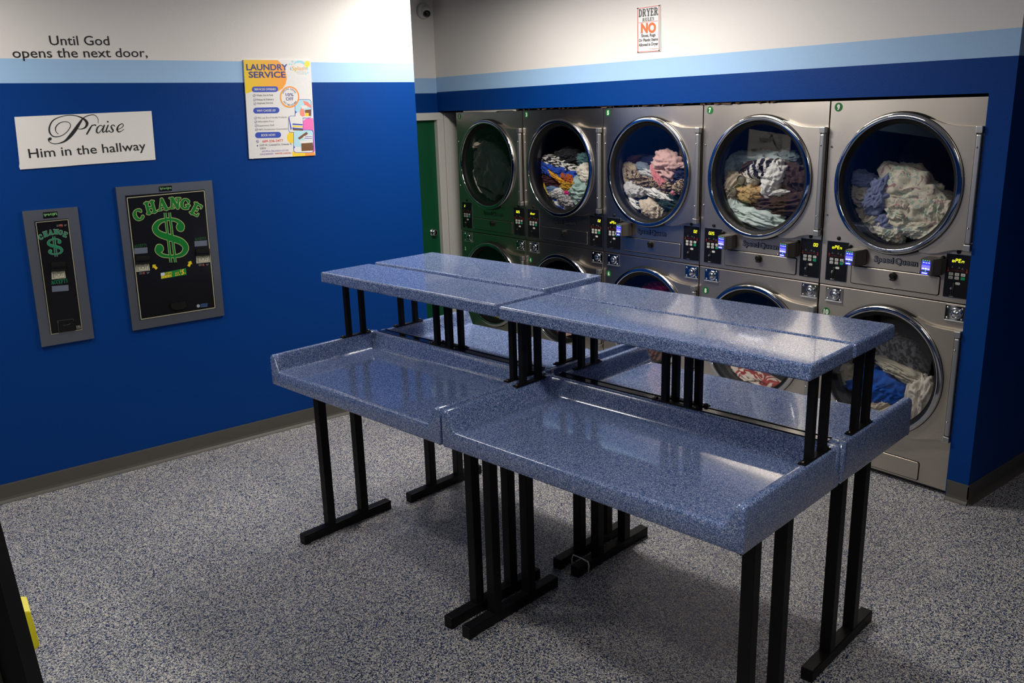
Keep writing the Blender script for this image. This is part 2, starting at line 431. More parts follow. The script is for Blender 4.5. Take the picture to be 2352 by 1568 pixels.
# torn paper and rust showing in the slot above the machines
random.seed(5)
def ragged(name, x0, x1, y, z0, z1, m, step=.02, keep=1.):
    bm = B(); x = x0; zb = random.uniform(z0, z1)
    while x < x1:
        x2 = min(x1, x+random.uniform(.5, 1.6)*step); za = random.uniform(z0, z1) if random.random() < .7 else zb
        if random.random() < keep: slab(bm, 'Y', y, [(x, zb), (x2, za), (x2, HZ+.004), (x, HZ+.004)], .003)
        x, zb = x2, za
    return struct(name, bm, m)
ragged('trim_3', .09, .80, -.014, 2.054, 2.062, mat('torn_plaster', (.42, .40, .36), .9), .05)
ragged('trim_4', .80, 3.2, -.010, 2.058, 2.071, mat('rusty_edge', (.10, .055, .03), .9), .02, .7)

# ================================================================== ceiling lamps
DIFF = mat('lamp_diffuser', (.9, .9, .88), .5, emit=(1, .95, .88), es=6.)
for x, y, sx, sy, p, where in LAMPS:
    e = empty('ceiling_light', 'long white ceiling lamp '+where, 'ceiling light', (x, y, CEIL))
    bx('housing', (-sx/2-.03, -sy/2-.03, -.036), (sx/2+.03, sy/2+.03, -.001), mat('white_enamel', (.8, .8, .8), .4), e, .006)
    bx('diffuser', (-sx/2, -sy/2, -.05), (sx/2, sy/2, -.036), DIFF, e, .003)

# ================================================================== writing and signs on the blue wall
def wl(x, y):
    p = at(0, XL, x, y); return (p.y, p.z)
wle = empty('wall_lettering', 'black lettering Until God opens the next door, at the top of the blue wall', 'lettering', (0, 0, 0))
bm = B(); text(bm, 'X', XL+.0012, 'Until God', -3.301, 2.4655, width=.302, cap_h=.050, bold=.005, slope=.02)
text(bm, 'X', XL+.0012, 'opens the next door,', -3.487, 2.3985, width=.684, cap_h=.050, bold=.005, slope=.02)
obj('lettering', bm, INK, wle)

E0 = XL+.006
k = 3.7333
bm = B(); pts = [wl(x/k, y/k) for x, y in ((122, 1003), (700, 976), (1296, 951), (1314, 1160), (1332, 1369), (1100, 1384), (700, 1412), (520, 1428), (172, 1453), (163, 1430), (166, 1400), (145, 1200))]
slab(bm, 'X', E0, pts[::-1], .005)
sg = tag(obj('wall_sign', bm, paint('white_sign_card', (.74, .72, .69), .5)), 'white sign reading Praise Him in the hallway above the change machines', 'sign')
bm = B(); fn = lambda x, y: wl(x/k, y/k)
def script(pts, kk=6): stroke(bm, 'X', E0+.001, spline(pts, kk), 0, fn)
script([(838,1055,3),(836,1015,4),(805,985,6),(755,990,7),(712,1012,9),(680,1055,22),(640,1115,30),(600,1165,28),(555,1208,16),(500,1229,7),(450,1230,6),(418,1212,7),(414,1192,12)])
script([(424,1192,26),(428,1190,26)], 1)
script([(497,1148,5),(478,1128,6),(474,1095,8),(500,1060,7),(545,1043,5),(588,1050,5),(602,1078,6),(580,1120,6),(540,1155,6),(490,1172,7),(448,1165,9),(422,1130,13),(424,1080,12),(455,1030,9),(520,1000,6),(600,987,6),(670,998,8),(722,1025,18),(744,1058,24),(728,1092,14),(690,1106,6),(650,1101,5)])
script([(788,1070,5),(770,1100,14),(742,1149,12)]); script([(766,1098,5),(790,1076,7),(812,1070,9),(818,1076,9)])
script([(882,1085,6),(858,1074,6),(832,1096,12),(826,1130,13),(846,1138,7),(872,1105,5),(892,1074,7)]); script([(892,1074,11),(878,1118,12),(884,1134,9),(902,1120,4)])
script([(924,1074,11),(908,1118,12),(914,1132,9),(934,1116,4)]); script([(921,1043,14),(922,1044,14)], 1)
script([(980,1080,9),(966,1070,6),(950,1084,10),(958,1104,14),(968,1122,11),(950,1134,6),(934,1122,9)])
script([(994,1112,4),(1030,1100,5),(1054,1078,6),(1044,1060,6),(1014,1078,10),(1002,1108,14),(1014,1130,10),(1040,1122,5),(1058,1108,4)])
text(bm, 'X', E0+.001, 'Him in the hallway', *wl(66.6, 363), width=wl(335, 346)[0]-wl(66.6, 363)[0], cap_h=.050, bold=.005, slope=.024)
obj('lettering', bm, INK, sg)

# ---------------------------------------------------------------- laundry service poster
PK = 6.03
def wp(x, y): return wl(540+x/PK, 120+y/PK)
PO = XL+.010
bm = B(); slab(bm, 'X', PO, [wp(*p) for p in ((190, 1475), (1102, 1427), (1035, 108), (108, 104))], .009)
po = tag(obj('poster', bm, mat('poster_paper', (.72, .705, .69), .35)), 'colourful laundry service poster in the middle of the blue wall', 'poster')
O = [PO+.00012*i for i in range(1, 10)]
def pfill(name, layer, m, *shapes):
    bm = B()
    for i, s in enumerate(shapes): poly(bm, 'X', O[layer]+1e-5*i, [wp(*p) for p in s][::-1])
    return obj(name, bm, m, po)
def ell(cx, cy, rx, ry=None, n=36, a0=0, a1=360): return [(cx+rx*math.cos(math.radians(a0+(a1-a0)*i/n)), cy+(ry or rx)*math.sin(math.radians(a0+(a1-a0)*i/n))) for i in range(n)]
YO = mat('yellow_orange_print', (.85, .45, .02), .4)
def _yo():
    m = YO; sx = N(m, 'ShaderNodeSeparateXYZ'); lk(m, objco(m), sx.inputs[0])
    mr = N(m, 'ShaderNodeMapRange'); mr.inputs[1].default_value = -2.25; mr.inputs[2].default_value = -1.95; lk(m, sx.outputs[1], mr.inputs[0])
    r = ramp(m, [(0, (.80, .56, .015)), (1, (.84, .27, .035))]); lk(m, mr.outputs[0], r.inputs[0]); lk(m, r.outputs[0], bsdf(m).inputs['Base Color'])
_yo()
YEL = mat('print_yellow', (.83, .58, .04), .4); ORA = mat('print_orange', (.85, .30, .06), .4); PBLU = mat('print_blue', (.035, .075, .42), .4)
PINK = mat('print_pink', (.80, .16, .45), .4); PALE = mat('print_pale_blue', (.42, .66, .74), .4); PWH = mat('print_white', (.72, .705, .69), .4)
NAVY = mat('print_navy', (.03, .03, .20), .4); GREYP = mat('print_grey', (.22, .22, .23), .4); BROWN = mat('print_brown', (.16, .07, .03), .5)
REDP = mat('print_red', (.70, .10, .05), .4); COR = mat('print_coral', (.78, .25, .20), .4); TEAL = mat('print_teal', (.16, .48, .60), .4); BUBB = mat('print_bubble', (.55, .66, .74), .4)
pfill('background_print', 0, YO, [(108, 106), (580, 110), (640, 170), (690, 270), (708, 360), (690, 440), (650, 500), (590, 540), (500, 552), (380, 540), (280, 530), (220, 545), (170, 565), (132, 572)])
pfill('background_print', 0, YEL, ell(775, 1180, 66, 80)+[], [(790, 1442), (782, 1390), (810, 1340), (870, 1370), (960, 1390), (960, 1434)])
pfill('background_print', 0, ORA, [(940, 1436), (940, 1380), (1075, 1360), (1100, 1426)])
pfill('background_print', 0, PINK, [(932, 1075), (925, 960), (960, 925), (1020, 910), (1072, 915), (1096, 1370), (1070, 1380), (1060, 1100), (1000, 1072)])
bm = B()
for cx, cy, r in ((735, 300, 30), (800, 338, 20), (765, 420, 36), (820, 425, 18), (880, 418, 14), (942, 372, 28), (860, 370, 14), (900, 508, 42), (1010, 450, 42), (1000, 545, 50), (205, 1270, 26), (205, 1365, 12), (272, 1375, 34), (235, 1455, 22), (330, 1440, 26)):
    for i in range(28):
        t0, t1 = 2*PI*i/28, 2*PI*(i+1)/28
        q = [(cx+rr*math.cos(t), cy+rr*math.sin(t)) for rr, t in ((r, t0), (r, t1), (r-3, t1), (r-3, t0))]
        if all(p[0] < 1045 for p in q): poly(bm, 'X', O[0], [wp(*p) for p in q])
obj('bubble_print', bm, BUBB, po)
def rr(x0, y0, x1, y1, r, sk=0):
    return [(u, v-sk*(u-x0)) for u, v in rrect(x0, y0, x1, y1, r)]
pfill('heading_pill', 1, PBLU, rr(222, 476, 586, 554, 38, .01), rr(242, 768, 604, 850, 40, .02), rr(268, 1108, 628, 1190, 40, .02))
# ring of the special offer
bm = B()
for i in range(60):
    t0, t1 = 2*PI*i/60, 2*PI*(i+1)/60
    q = [(745+rx*math.cos(t), 620+ry*math.sin(t)) for rx, ry, t in ((134, 148, t0), (134, 148, t1), (116, 129, t1), (116, 129, t0))]
    poly(bm, 'X', O[6], [wp(*p) for p in q])
obj('offer_ring', bm, YO, po)
pfill('offer_disc', 5, PWH, ell(745, 620, 120, 134))
# three photographs
pc = pfill('picture', 1, PBLU, rr(818, 652, 1046, 914, 38), rr(728, 880, 934, 1110, 36), rr(798, 1074, 1080, 1392, 40))
pfill('picture', 2, PALE, rr(824, 658, 1040, 830, 34), rr(804, 1080, 1070, 1320, 36)); pfill('picture', 2, PWH, rr(734, 886, 928, 1104, 32), rr(826, 830, 1042, 906, 30), rr(806, 1310, 1072, 1386, 34))
pfill('picture', 3, COR, [(890, 870), (885, 820), (905, 770), (918, 740), (930, 770), (950, 810), (956, 880), (925, 892)], [(930, 670), (1000, 690), (1042, 740), (1040, 770), (950, 730)])
pfill('picture', 3, BROWN, [(955, 800), (1042, 790), (1042, 880), (990, 885), (960, 850)], [(905, 1250), (1065, 1245), (1072, 1360), (910, 1368)], [(860, 1185), (980, 1100), (1000, 1130), (880, 1210)], [(780, 1040), (930, 1060), (930, 1085), (790, 1080)])
pfill('picture', 4, PWH, [(900, 745), (980, 735), (1000, 770), (920, 785)], [(885, 1225), (1065, 1215), (1065, 1250), (890, 1262)], [(935, 1165), (1000, 1140), (1065, 1150), (1065, 1215), (940, 1210)])
pfill('picture', 4, YEL, [(790, 1015), (925, 1022), (925, 1040), (790, 1035)], [(960, 840), (1010, 840), (1010, 885), (960, 885)])
pfill('picture', 4, PBLU, [(785, 985), (925, 995), (925, 1012), (785, 1005)], [(785, 1045), (925, 1052), (925, 1066), (785, 1060)], [(728, 890), (740, 900), (775, 1060), (760, 1080)], [(960, 1160), (1062, 1165), (1062, 1172), (960, 1168)], [(950, 1185), (1062, 1190), (1062, 1197), (950, 1194)])
# brand splash mark: wave, sun
pfill('logo_print', 1, mat('print_sky', (.30, .62, .76), .4), [(800, 175), (815, 135), (860, 115), (920, 120), (965, 150), (1000, 190), (1000, 260), (975, 215), (940, 170), (890, 145), (840, 150)], ell(745, 165, 12), ell(785, 130, 14), ell(775, 170, 10), ell(970, 300, 12), ell(1000, 285, 10))
pfill('logo_print', 2, mat('print_sun', (.86, .66, .05), .4), ell(988, 165, 38, 44))
YO2 = mat('print_amber', (.80, .40, .03), .4)
def ptext(name, m, items, layer=7, par=None):
    """items: text, left x, baseline y, right x, right baseline y, cap height (crop pixels), bold"""
    bm = B()
    for s, x0, y0, x1, y1, ch, bo in items:
        a, b_ = wp(x0, y0), wp(x1, y1); hgt = wp(x0, y0-ch)[1]-a[1]
        text(bm, 'X', O[layer], s, a[0], a[1], width=b_[0]-a[0], cap_h=hgt, bold=bo, slope=(b_[1]-a[1])/(b_[0]-a[0]))
    return obj(name, bm, m, par or po)
ptext('lettering', NAVY, [('LAUNDRY', 150, 248, 722, 248, 86, .022), ('SERVICE', 182, 352, 692, 350, 86, .022), ('10%', 692, 610, 800, 610, 44, .016), ('OFF', 694, 668, 800, 668, 44, .016)])
ptext('lettering', PWH, [('SERVICES OFFERED', 258, 528, 556, 526, 28, .015), ('WHY CHOSE US?', 292, 824, 552, 818, 30, .015), ('BOOK NOW!', 355, 1164, 546, 1158, 32, .015)])
ptext('lettering', GREYP, [('Wash, Dry & Fold', 288, 608, 516, 604, 24, .015), ('Pickup & Delivery', 290, 668, 528, 662, 24, .015), ('Express Service', 302, 716, 518, 710, 24, .015),
     ('We use Eco-Friendly Products', 304, 920, 706, 908, 25, -.004), ('Affordable Price', 308, 972, 526, 964, 25, -.004), ('Experience Staff', 312, 1028, 534, 1018, 25, -.004), ('100% Satisfaction Guaranteed', 316, 1082, 718, 1068, 25, -.004),
     ('5159 W. Colonial Dr, Orlando FL', 332, 1300, 780, 1280, 27, .012), ('32832', 334, 1342, 418, 1338, 25, .012)])
ptext('lettering', REDP, [('689-236-2477', 370, 1248, 658, 1236, 34, .01), ('WINTER GARDEN', 542, 1414, 764, 1404, 24, 0)])
ptext('lettering', mat('print_violet', (.32, .22, .50), .4), [('APOPKA-ORLANDO-OCOEE', 362, 1384, 732, 1366, 24, 0), ('WINDERMERE-', 334, 1424, 530, 1414, 24, 0)])
ptext('lettering', YO2, [('Splash', 782, 250, 975, 248, 58, -.004)]); ptext('lettering', TEAL, [('i', 758, 248, 770, 248, 50, .004)]); ptext('lettering', BUBB, [('Speed Queen', 836, 280, 972, 278, 17, 0), ('Laundry', 858, 304, 950, 302, 17, 0)])
bm = B()
c = wp(745, 620); R_ = (wp(745, 620)[0]-wp(641, 620)[0])
text(bm, 'X', O[7], 'SPECIAL OFFER', c[0], c[1], width=.098, cap_h=.0105, bold=.01, arc=(R_*.87, 0))
text(bm, 'X', O[7], 'FIRST TIME CUSTOMER', c[0], c[1], width=.112, cap_h=.0105, bold=.01, arc=(-R_*1.07, 0))
obj('lettering', bm, NAVY, po)
bm = B()
for cx, cy in ((255, 600), (260, 660), (266, 712), (274, 912), (278, 965), (282, 1018), (286, 1072), (301, 1234)):
    for i in range(20):
        t0, t1 = 2*PI*i/20, 2*PI*(i+1)/20
        poly(bm, 'X', O[3], [wp(cx+rr_*math.cos(t), cy+rr_*1.05*math.sin(t)) for rr_, t in ((19, t0), (19, t1), (16, t1), (16, t0))])
    stroke(bm, 'X', O[3], [(cx-8, cy+2, 4), (cx-2, cy+9, 4)] if cy < 1200 else [(cx-6, cy-8, 7), (cx-6, cy+2, 7)], 0, wp); stroke(bm, 'X', O[3], [(cx-2, cy+9, 4), (cx+13, cy-12, 4)] if cy < 1200 else [(cx-6, cy+2, 7), (cx+7, cy+9, 7)], 0, wp)
poly(bm, 'X', O[3], [wp(*p) for p in ell(300, 1292, 8, 9)]); poly(bm, 'X', O[3], [wp(*p) for p in ((294, 1298), (306, 1298), (300, 1312))])
obj('tick_mark', bm, NAVY, po)

# ---------------------------------------------------------------- change machines
GRN = mat('change_green', (.004, .16, .022), .35); GRN2 = mat('change_teal_green', (.01, .19, .09), .35); LIME = mat('change_outline_yellow', (.46, .50, .20), .35); SILV = mat('change_outline_silver', (.30, .36, .30), .35)
CREAM = mat('cream_pinstripe', (.42, .40, .26), .4); BILL = mat('banknote_print', (.52, .50, .38), .6); BILLK = mat('banknote_ink', (.06, .065, .05), .6)
LABEL = mat('grey_decal', (.11, .13, .18), .5); DIMG = mat('dim_grey_print', (.20, .19, .18), .5); LENS = mat('red_lens', (.16, .02, .02), .25)
LED = mat('led_green', (.05, .1, .05), .4, emit=(.22, .50, .16), es=.55)
def machine(y0, y1, z0, z1, lean, inner, label):
    e = empty('change_machine', label, 'change machine', (XL, (y0+y1)/2, z0))
    F = Matrix.Translation(-Vector((XL, (y0+y1)/2, z0)))
    def add(name, bm, m, par=e, smooth=False):
        bm.transform(F)
        return obj(name, bm, m, par, smooth)
    bm = B(); slab(bm, 'X', XL+.014, [(y0+lean, z0), (y1+lean, z0), (y1, z1), (y0, z1)][::1], .0135); fr = add('frame', bm, FRAME_STEEL)
    iy0, iy1, iz0, iz1 = inner
    bm = B(); slab(bm, 'X', XL+.017, [(iy0+lean*.8, iz0), (iy1+lean*.8, iz0), (iy1, iz1), (iy0, iz1)], .006); add('front_panel', bm, GLOSSBLACK)
    return e, add
# large one. picture coordinates inside a 2091 px crop of (0, 400, 560, 820)
CK = 2091/560
def wc(x, y): return wl(x/CK, 400+y/CK)
big, addb = machine(-3.080, -2.523, .858, 1.700, -.020, (-3.034, -2.575, .915, 1.649), 'large black change machine with a big green dollar sign, set in the blue wall')
def quadline(bm, off, P, w):
    for i in range(4):
        a, b_ = P[i], P[(i+1) % 4]; stroke(bm, 'X', off, [(*a, w), (*b_, w)], 0, caps=False)
T1, T2, T3, T4 = XL+.0176, XL+.0182, XL+.0188, XL+.0194
bm = B(); quadline(bm, T1, [wc(*p) for p in ((1082, 202), (1742, 140), (1836, 1140), (1203, 1240))], .0045); addb('pinstripe', bm, CREAM)
bm = B(); slab(bm, 'X', XL+.0155, [wc(*p) for p in ((1356, 105), (1358, 148), (1468, 140), (1466, 96))][::-1], .004); dsp = addb('display', bm, GLOSSBLACK)
bm = B(); random.seed(2)
zz = [(1366+i*4.1, 122+(11 if i % 2 else -9)*random.uniform(.4, 1)+(8 if i % 7 == 3 else 0)-i*.25, 5) for i in range(24)]
stroke(bm, 'X', XL+.0162, zz, 0, wc); bm.transform(Matrix.Translation(-Vector((XL, (-3.080-2.523)/2, .858)))); obj('display_digits', bm, LED, dsp)
def change_word(add, letters, off, gm, om, grow):
    """letters: (char, centre x, centre y, height, tilt degrees) in crop pixels"""
    for name, m, g, o in (('lettering_outline', om, grow, off), ('lettering', gm, 0, off+.0006)):
        bm = B()
        for ch, cx, cy, hh, ww, tl in letters:
            w, sts = SLAB[ch]; t = math.radians(tl)
            def fn(px, py):
                X, Y = (px-w/2)*ww/w, -(py-.5)*hh
                return wc(cx+X*math.cos(t)-Y*math.sin(t), cy+X*math.sin(t)+Y*math.cos(t))
            for st in sts: stroke(bm, 'X', o, st, g, fn)
        add(name, bm, m)
change_word(addb, [('C', 1182, 345, 104, 92, -24), ('H', 1282, 283, 104, 98, -15), ('A', 1385, 258, 100, 96, -9), ('N', 1492, 246, 96, 104, 0), ('G', 1583, 254, 98, 92, 8), ('E', 1674, 300, 104, 92, 27)], T1, GRN, LIME, .045)
def dollar(add, x0, y0, x1, y1, sl, off, gm, om, g):
    for name, m, gr, o in (('dollar_outline', om, g, off), ('dollar_sign', gm, 0, off+.0006)):
        bm = B()
        for i, st in enumerate(DOLLAR):
            stroke(bm, 'X', o, st, gr if i < 3 else gr*.75, lambda px, py: wc(x0+px*(x1-x0)+sl*(.5-py), y1-py*(y1-y0)-(px-.5)*12), caps=i < 3)
        add(name, bm, m)
dollar(addb, 1290, 372, 1612, 712, 40, T3, GRN, LIME, .016)
def acceptor(add, x, y, sc, up=True, wnote=108, hn=62):
    """hood, slot and banknote picture; x, y is the top left of the note in crop pixels"""
    bm = B(); P = [wc(x-6, y-72*sc), wc(x+wnote+2, y-72*sc-6), wc(x+wnote+6, y-4), wc(x-4, y+4)]
    slab(bm, 'X', XL+.030, P[::-1], .014); hd = add('bill_acceptor', bm, RUBBER)
    bm = B(); slab(bm, 'X', XL+.034, [wc(x-4, y-42*sc), wc(x+wnote+2, y-48*sc), wc(x+wnote+2, y-32*sc), wc(x-4, y-26*sc)][::-1], .006); ridge = add('hood_ridge', bm, GLOSSBLACK, hd)
    bm = B(); poly(bm, 'X', XL+.0186, [wc(x, y+2), wc(x+wnote, y-6), wc(x+wnote+10, y+hn-6), wc(x+2, y+hn+6)][::-1]); add('banknote_print', bm, BILL)
    bm = B()
    def q(a, b_, w): stroke(bm, 'X', XL+.0190, [(a[0], a[1], w), (b_[0], b_[1], w)], 0, lambda u, v: wc(x+u*wnote+v*6, y+3-u*7+v*hn), caps=False)
    q((.06, .9), (.94, .9), .045); q((.06, .14), (.06, .9), .03); q((.14, .18), (.14, .85), .045); q((.94, .1), (.94, .9), .03)
    circ = [(.52+.14*math.cos(t*PI/10), .5+.2*math.sin(t*PI/10), .04) for t in range(21)]
    stroke(bm, 'X', XL+.0190, circ, 0, lambda u, v: wc(x+u*wnote+v*6, y+3-u*7+v*hn))
    q((.28, .25), (.28, .75), .03); q((.78, .25), (.78, .75), .03); q((.36, .12), (.66, .12), .06)
    add('banknote_print', bm, BILLK)
def accepts(add, x, y, w, h, bx0, by0, bx1, by1, gm):
    bm = B(); p, p2 = wc(x, y), wc(x+w, y-w*.09)
    slab_word(bm, 'X', T1, 'ACCEPTS', p[0], p[1], p2[0]-p[0], wc(x, y-h)[1]-p[1], .0, thin=.8); add('lettering', bm, gm)
    bm = B(); poly(bm, 'X', T1, [wc(bx0, by0), wc(bx1, by0-(bx1-bx0)*.08), wc(bx1+3, by1-(bx1-bx0)*.08), wc(bx0+3, by1)][::-1]); add('decal', bm, LABEL)
def lens_row(add, cx, cy, r=13):
    bm = B(); p = wc(cx, cy); lathe(bm, [(.0001, .007), (.6*r/CK/400, .006), (r/CK/400, .001), (r/CK/400, 0)], (XL+.0175, p[0], p[1]), axis=0, n=20); add('indicator_lamp', bm, LENS, smooth=True)
    bm = B()
    for dx, dy, w in ((-38, -6, 24), (-38, 4, 26), (26, -8, 24), (30, 0, 12)):
        stroke(bm, 'X', T1, [(cx+dx, cy+dy, 4), (cx+dx+w, cy+dy-2, 4)], 0, wc, caps=False)
    add('small_print', bm, DIMG)
accepts(addb, 1143, 627, 108, 24, 1142, 632, 1256, 682, mat('dim_green_print', (.01, .10, .025), .4)); accepts(addb, 1662, 566, 98, 22, 1658, 572, 1766, 618, MATS['dim_green_print'])
acceptor(addb, 1160, 766, .9); acceptor(addb, 1674, 694, .75)
lens_row(addb, 1224, 848); lens_row(addb, 1733, 777)
AY = mat('arrow_yellow', (.80, .58, .02), .4); STG = mat('sticker_green', (.01, .20, .04), .4)
bm = B()
for tip, tail in (((1300, 772), (1338, 808)), ((1630, 740), (1610, 784))):
    tx, ty_ = tip; bx_, by_ = tail; L_ = math.hypot(bx_-tx, by_-ty_); dx, dy = (bx_-tx)/L_, (by_-ty_)/L_; nx, ny = -dy, dx
    f = lambda s, n: wc(tx+dx*s+nx*n, ty_+dy*s+ny*n)
    poly(bm, 'X', T1, [f(0, 0), f(22, 22), f(22, 11)]); poly(bm, 'X', T1, [f(0, 0), f(22, 11), f(22, -11)]); poly(bm, 'X', T1, [f(0, 0), f(22, -11), f(22, -22)]); poly(bm, 'X', T1, [f(20, 11), f(52, 11), f(52, -11), f(20, -11)])
addb('arrow_sticker', bm, AY)
bm = B(); poly(bm, 'X', T1, [wc(*p) for p in ((1374, 896), (1592, 858), (1586, 802), (1368, 844))]); st = addb('sticker', bm, STG)
bm = B(); poly(bm, 'X', T2, [wc(*p) for p in ((1376, 892), (1464, 877), (1462, 856), (1374, 872))]); addb('sticker_print', bm, AY)
bm = B(); poly(bm, 'X', T2, [wc(*p) for p in ((1372, 870), (1404, 864), (1402, 838), (1370, 844))]); addb('sticker_print', bm, mat('sticker_pale', (.55, .60, .66), .4))
def ctext(add, name, m, off, items):
    bm = B()
    for s, x0, y0, x1, y1, ch, bo, sh in items:
        a, b_ = wc(x0, y0), wc(x1, y1); text(bm, 'X', off, s, a[0], a[1], width=b_[0]-a[0], cap_h=wc(x0, y0-ch)[1]-a[1], bold=bo, shear=sh, slope=(b_[1]-a[1])/(b_[0]-a[0]))
    add(name, bm, m)
ctext(addb, 'lettering', AY, T3, [('ACCEPTS', 1402, 862, 1466, 851, 20, .02, .2), ('PAYS', 1494, 853, 1526, 847, 13, .02, .1), ('BACK IN', 1494, 869, 1538, 861, 12, .02, .1), ('$', 1534, 836, 1546, 834, 20, .02, .2), ('5', 1546, 858, 1574, 852, 42, .03, .2), ('s', 1574, 850, 1584, 848, 14, .02, .1)])
ctext(addb, 'lettering', STG, T3, [('1, 5, 10, 20', 1384, 888, 1458, 875, 13, .01, 0)])
bm = B(); p0 = [wc(x, y) for x, y in ((1452, 1108), (1580, 1088), (1590, 1130), (1560, 1150), (1490, 1160), (1456, 1140))]; slab(bm, 'X', XL+.026, p0[::-1], .009); addb('coin_chute', bm, RUBBER)
bm = B(); poly(bm, 'X', T1, [wc(*p) for p in ell(1692, 1125, 14, 14, 20)]); addb('logo_print', bm, mat('pale_logo_print', (.30, .32, .36), .4))
ctext(addb, 'lettering', mat('logo_blue', (.06, .12, .30), .4), T2, [('AMERICAN', 1708, 1122, 1774, 1114, 14, .03, .1), ('CHANGER', 1708, 1138, 1772, 1130, 14, .03, .1)])

sml, adds = machine(-3.570, -3.294, .852, 1.608, -.020, (-3.520, -3.351, .915, 1.549), 'narrow black change machine, the smaller of the two in the blue wall')
bm = B(); quadline(bm, T1, [wc(*p) for p in ((302, 412), (576, 386), (698, 1326), (434, 1368))], .003); adds('pinstripe', bm, CREAM)
bm = B(); slab(bm, 'X', XL+.0155, [wc(*p) for p in ((362, 326), (368, 380), (490, 366), (486, 316))][::-1], .004); dsp = adds('display', bm, GLOSSBLACK)
bm = B(); zz = [(372+i*4.7, 346+(14 if i % 2 else -11)*random.uniform(.4, 1)+(9 if i % 7 == 3 else 0)-i*.5, 6) for i in range(24)]
stroke(bm, 'X', XL+.0162, zz, 0, wc); bm.transform(Matrix.Translation(-Vector((XL, (-3.570-3.294)/2, .852)))); obj('display_digits', bm, LED, dsp)
lens_row(adds, 517, 441, 16)
change_word(adds, [('C', 344, 536, 48, 38, -30), ('H', 384, 510, 46, 42, -18), ('A', 428, 497, 44, 42, -10), ('N', 474, 491, 42, 46, 0), ('G', 515, 497, 42, 40, 8), ('E', 554, 515, 44, 40, 22)], T1, GRN2, SILV, .05)
dollar(adds, 394, 548, 536, 686, 18, T3, GRN2, SILV, .014)
acceptor(adds, 436, 826, 1.0, wnote=112, hn=66)
accepts(adds, 434, 942, 144, 34, 438, 956, 580, 1006, GRN2)
bm = B(); stroke(bm, 'X', XL+.0186, spline([(490, 1256, 5), (500, 1275, 5), (535, 1290, 6), (580, 1284, 6), (618, 1262, 5), (624, 1240, 4)]), 0, wc); stroke(bm, 'X', XL+.0186, [(488, 1258, 5), (500, 1356, 5)], 0, wc); stroke(bm, 'X', XL+.0186, [(486, 1252, 4), (622, 1236, 3)], 0, wc); adds('chute_rim', bm, mat('worn_edge_grey', (.06, .06, .06), .4))
bm = B(); slab(bm, 'X', XL+.022, [wc(*p) for p in ((494, 1268), (502, 1354), (640, 1334), (622, 1252), (590, 1284), (540, 1292))][::-1], .005); adds('coin_chute', bm, RUBBER)
bm = B()
for i in range(4): stroke(bm, 'X', T1, [(650+i*9, 1294-i, 6), (656+i*9, 1312+(10 if i < 1 else 0), 6)], 0, wc, caps=False)
stroke(bm, 'X', T1, [(662, 1318, 4), (686, 1314, 4)], 0, wc, caps=False); adds('logo_print', bm, DIMG)

# ---------------------------------------------------------------- dryer rules sign above the dryers
RK = 1206/100
def wr(x, y):
    p = at(1, YH, 1440+x/RK, y/RK); return (p.x, p.z)
RY = YH-.006
bm = B(); slab(bm, 'Y', RY, [wr(*p) for p in ((318, 1462), (945, 1422), (938, 125), (300, 235))], .005)
ru = tag(obj('rules_sign', bm, mat('sign_white', (.74, .75, .76), .4)), 'small white dryer rules sign with big orange NO, high above the dryers', 'sign')
SIGNRED = mat('sign_red', (.62, .085, .045), .4); SIGNOR = mat('sign_orange', (.80, .14, .03), .4); SIGNGREY = mat('sign_charcoal', (.085, .075, .07), .5)
bm = B()
for a, b_ in (((330, 238), (905, 155)), ((330, 1445), (910, 1405)), ((316, 262), (322, 1440)), ((908, 172), (912, 1395))): stroke(bm, 'Y', RY-.0008, [(*a, 17), (*b_, 17)], 0, wr, caps=False)
stroke(bm, 'Y', RY-.0008, [(340, 636, 11), (880, 576, 11)], 0, wr, caps=False); obj('border', bm, SIGNRED, ru)
def rtext(name, m, items):
    bm = B()
    for s, x0, y0, x1, y1, ch, bo, slabf in items:
        a, b_ = wr(x0, y0), wr(x1, y1); hh = wr(x0, y0-ch)[1]-a[1]; sl = (b_[1]-a[1])/(b_[0]-a[0])
        if slabf:
            n0 = len(bm.verts); slab_word(bm, 'Y', RY-.0012, s, a[0], a[1], b_[0]-a[0], hh, thin=slabf); bm.verts.ensure_lookup_table()
            for v in bm.verts[n0:]: v.co.z += sl*(v.co.x-a[0])
        else: text(bm, 'Y', RY-.0012, s, a[0], a[1], width=b_[0]-a[0], cap_h=hh, bold=bo, slope=sl)
    obj(name, bm, m, ru)
rtext('lettering', SIGNGREY, [('DRYER', 340, 475, 882, 415, 210, 0, 1.0), ('RULES', 446, 602, 776, 562, 96, 0, .8), ('Shoes, Rugs', 412, 1032, 810, 1000, 84, .03, 0), ('Or Plastic Items', 346, 1164, 880, 1118, 84, .03, 0), ('Allowed in Dryer', 342, 1290, 884, 1245, 84, .03, 0)])
rtext('lettering', SIGNOR, [('NO', 405, 912, 822, 888, 262, .05, 0)])
bm = B(); a, b_ = wr(640, 1376), wr(880, 1358); text(bm, 'Y', RY-.0012, 'The Management', a[0], a[1], width=b_[0]-a[0], cap_h=.010, shear=.4, slope=(b_[1]-a[1])/(b_[0]-a[0])); obj('lettering', bm, mat('sign_pale_red', (.66, .30, .26), .4), ru)
for x, y in ((318, 240), (915, 155), (325, 1448), (912, 1398)):
    p = wr(x, y); bm = B(); lathe(bm, [(.001, -.006), (.0035, -.005), (.0045, 0), (.0045, .002)], (p[0], RY, p[1]), 1, 12); obj('screw', bm, SIGNGREY, ru, True)

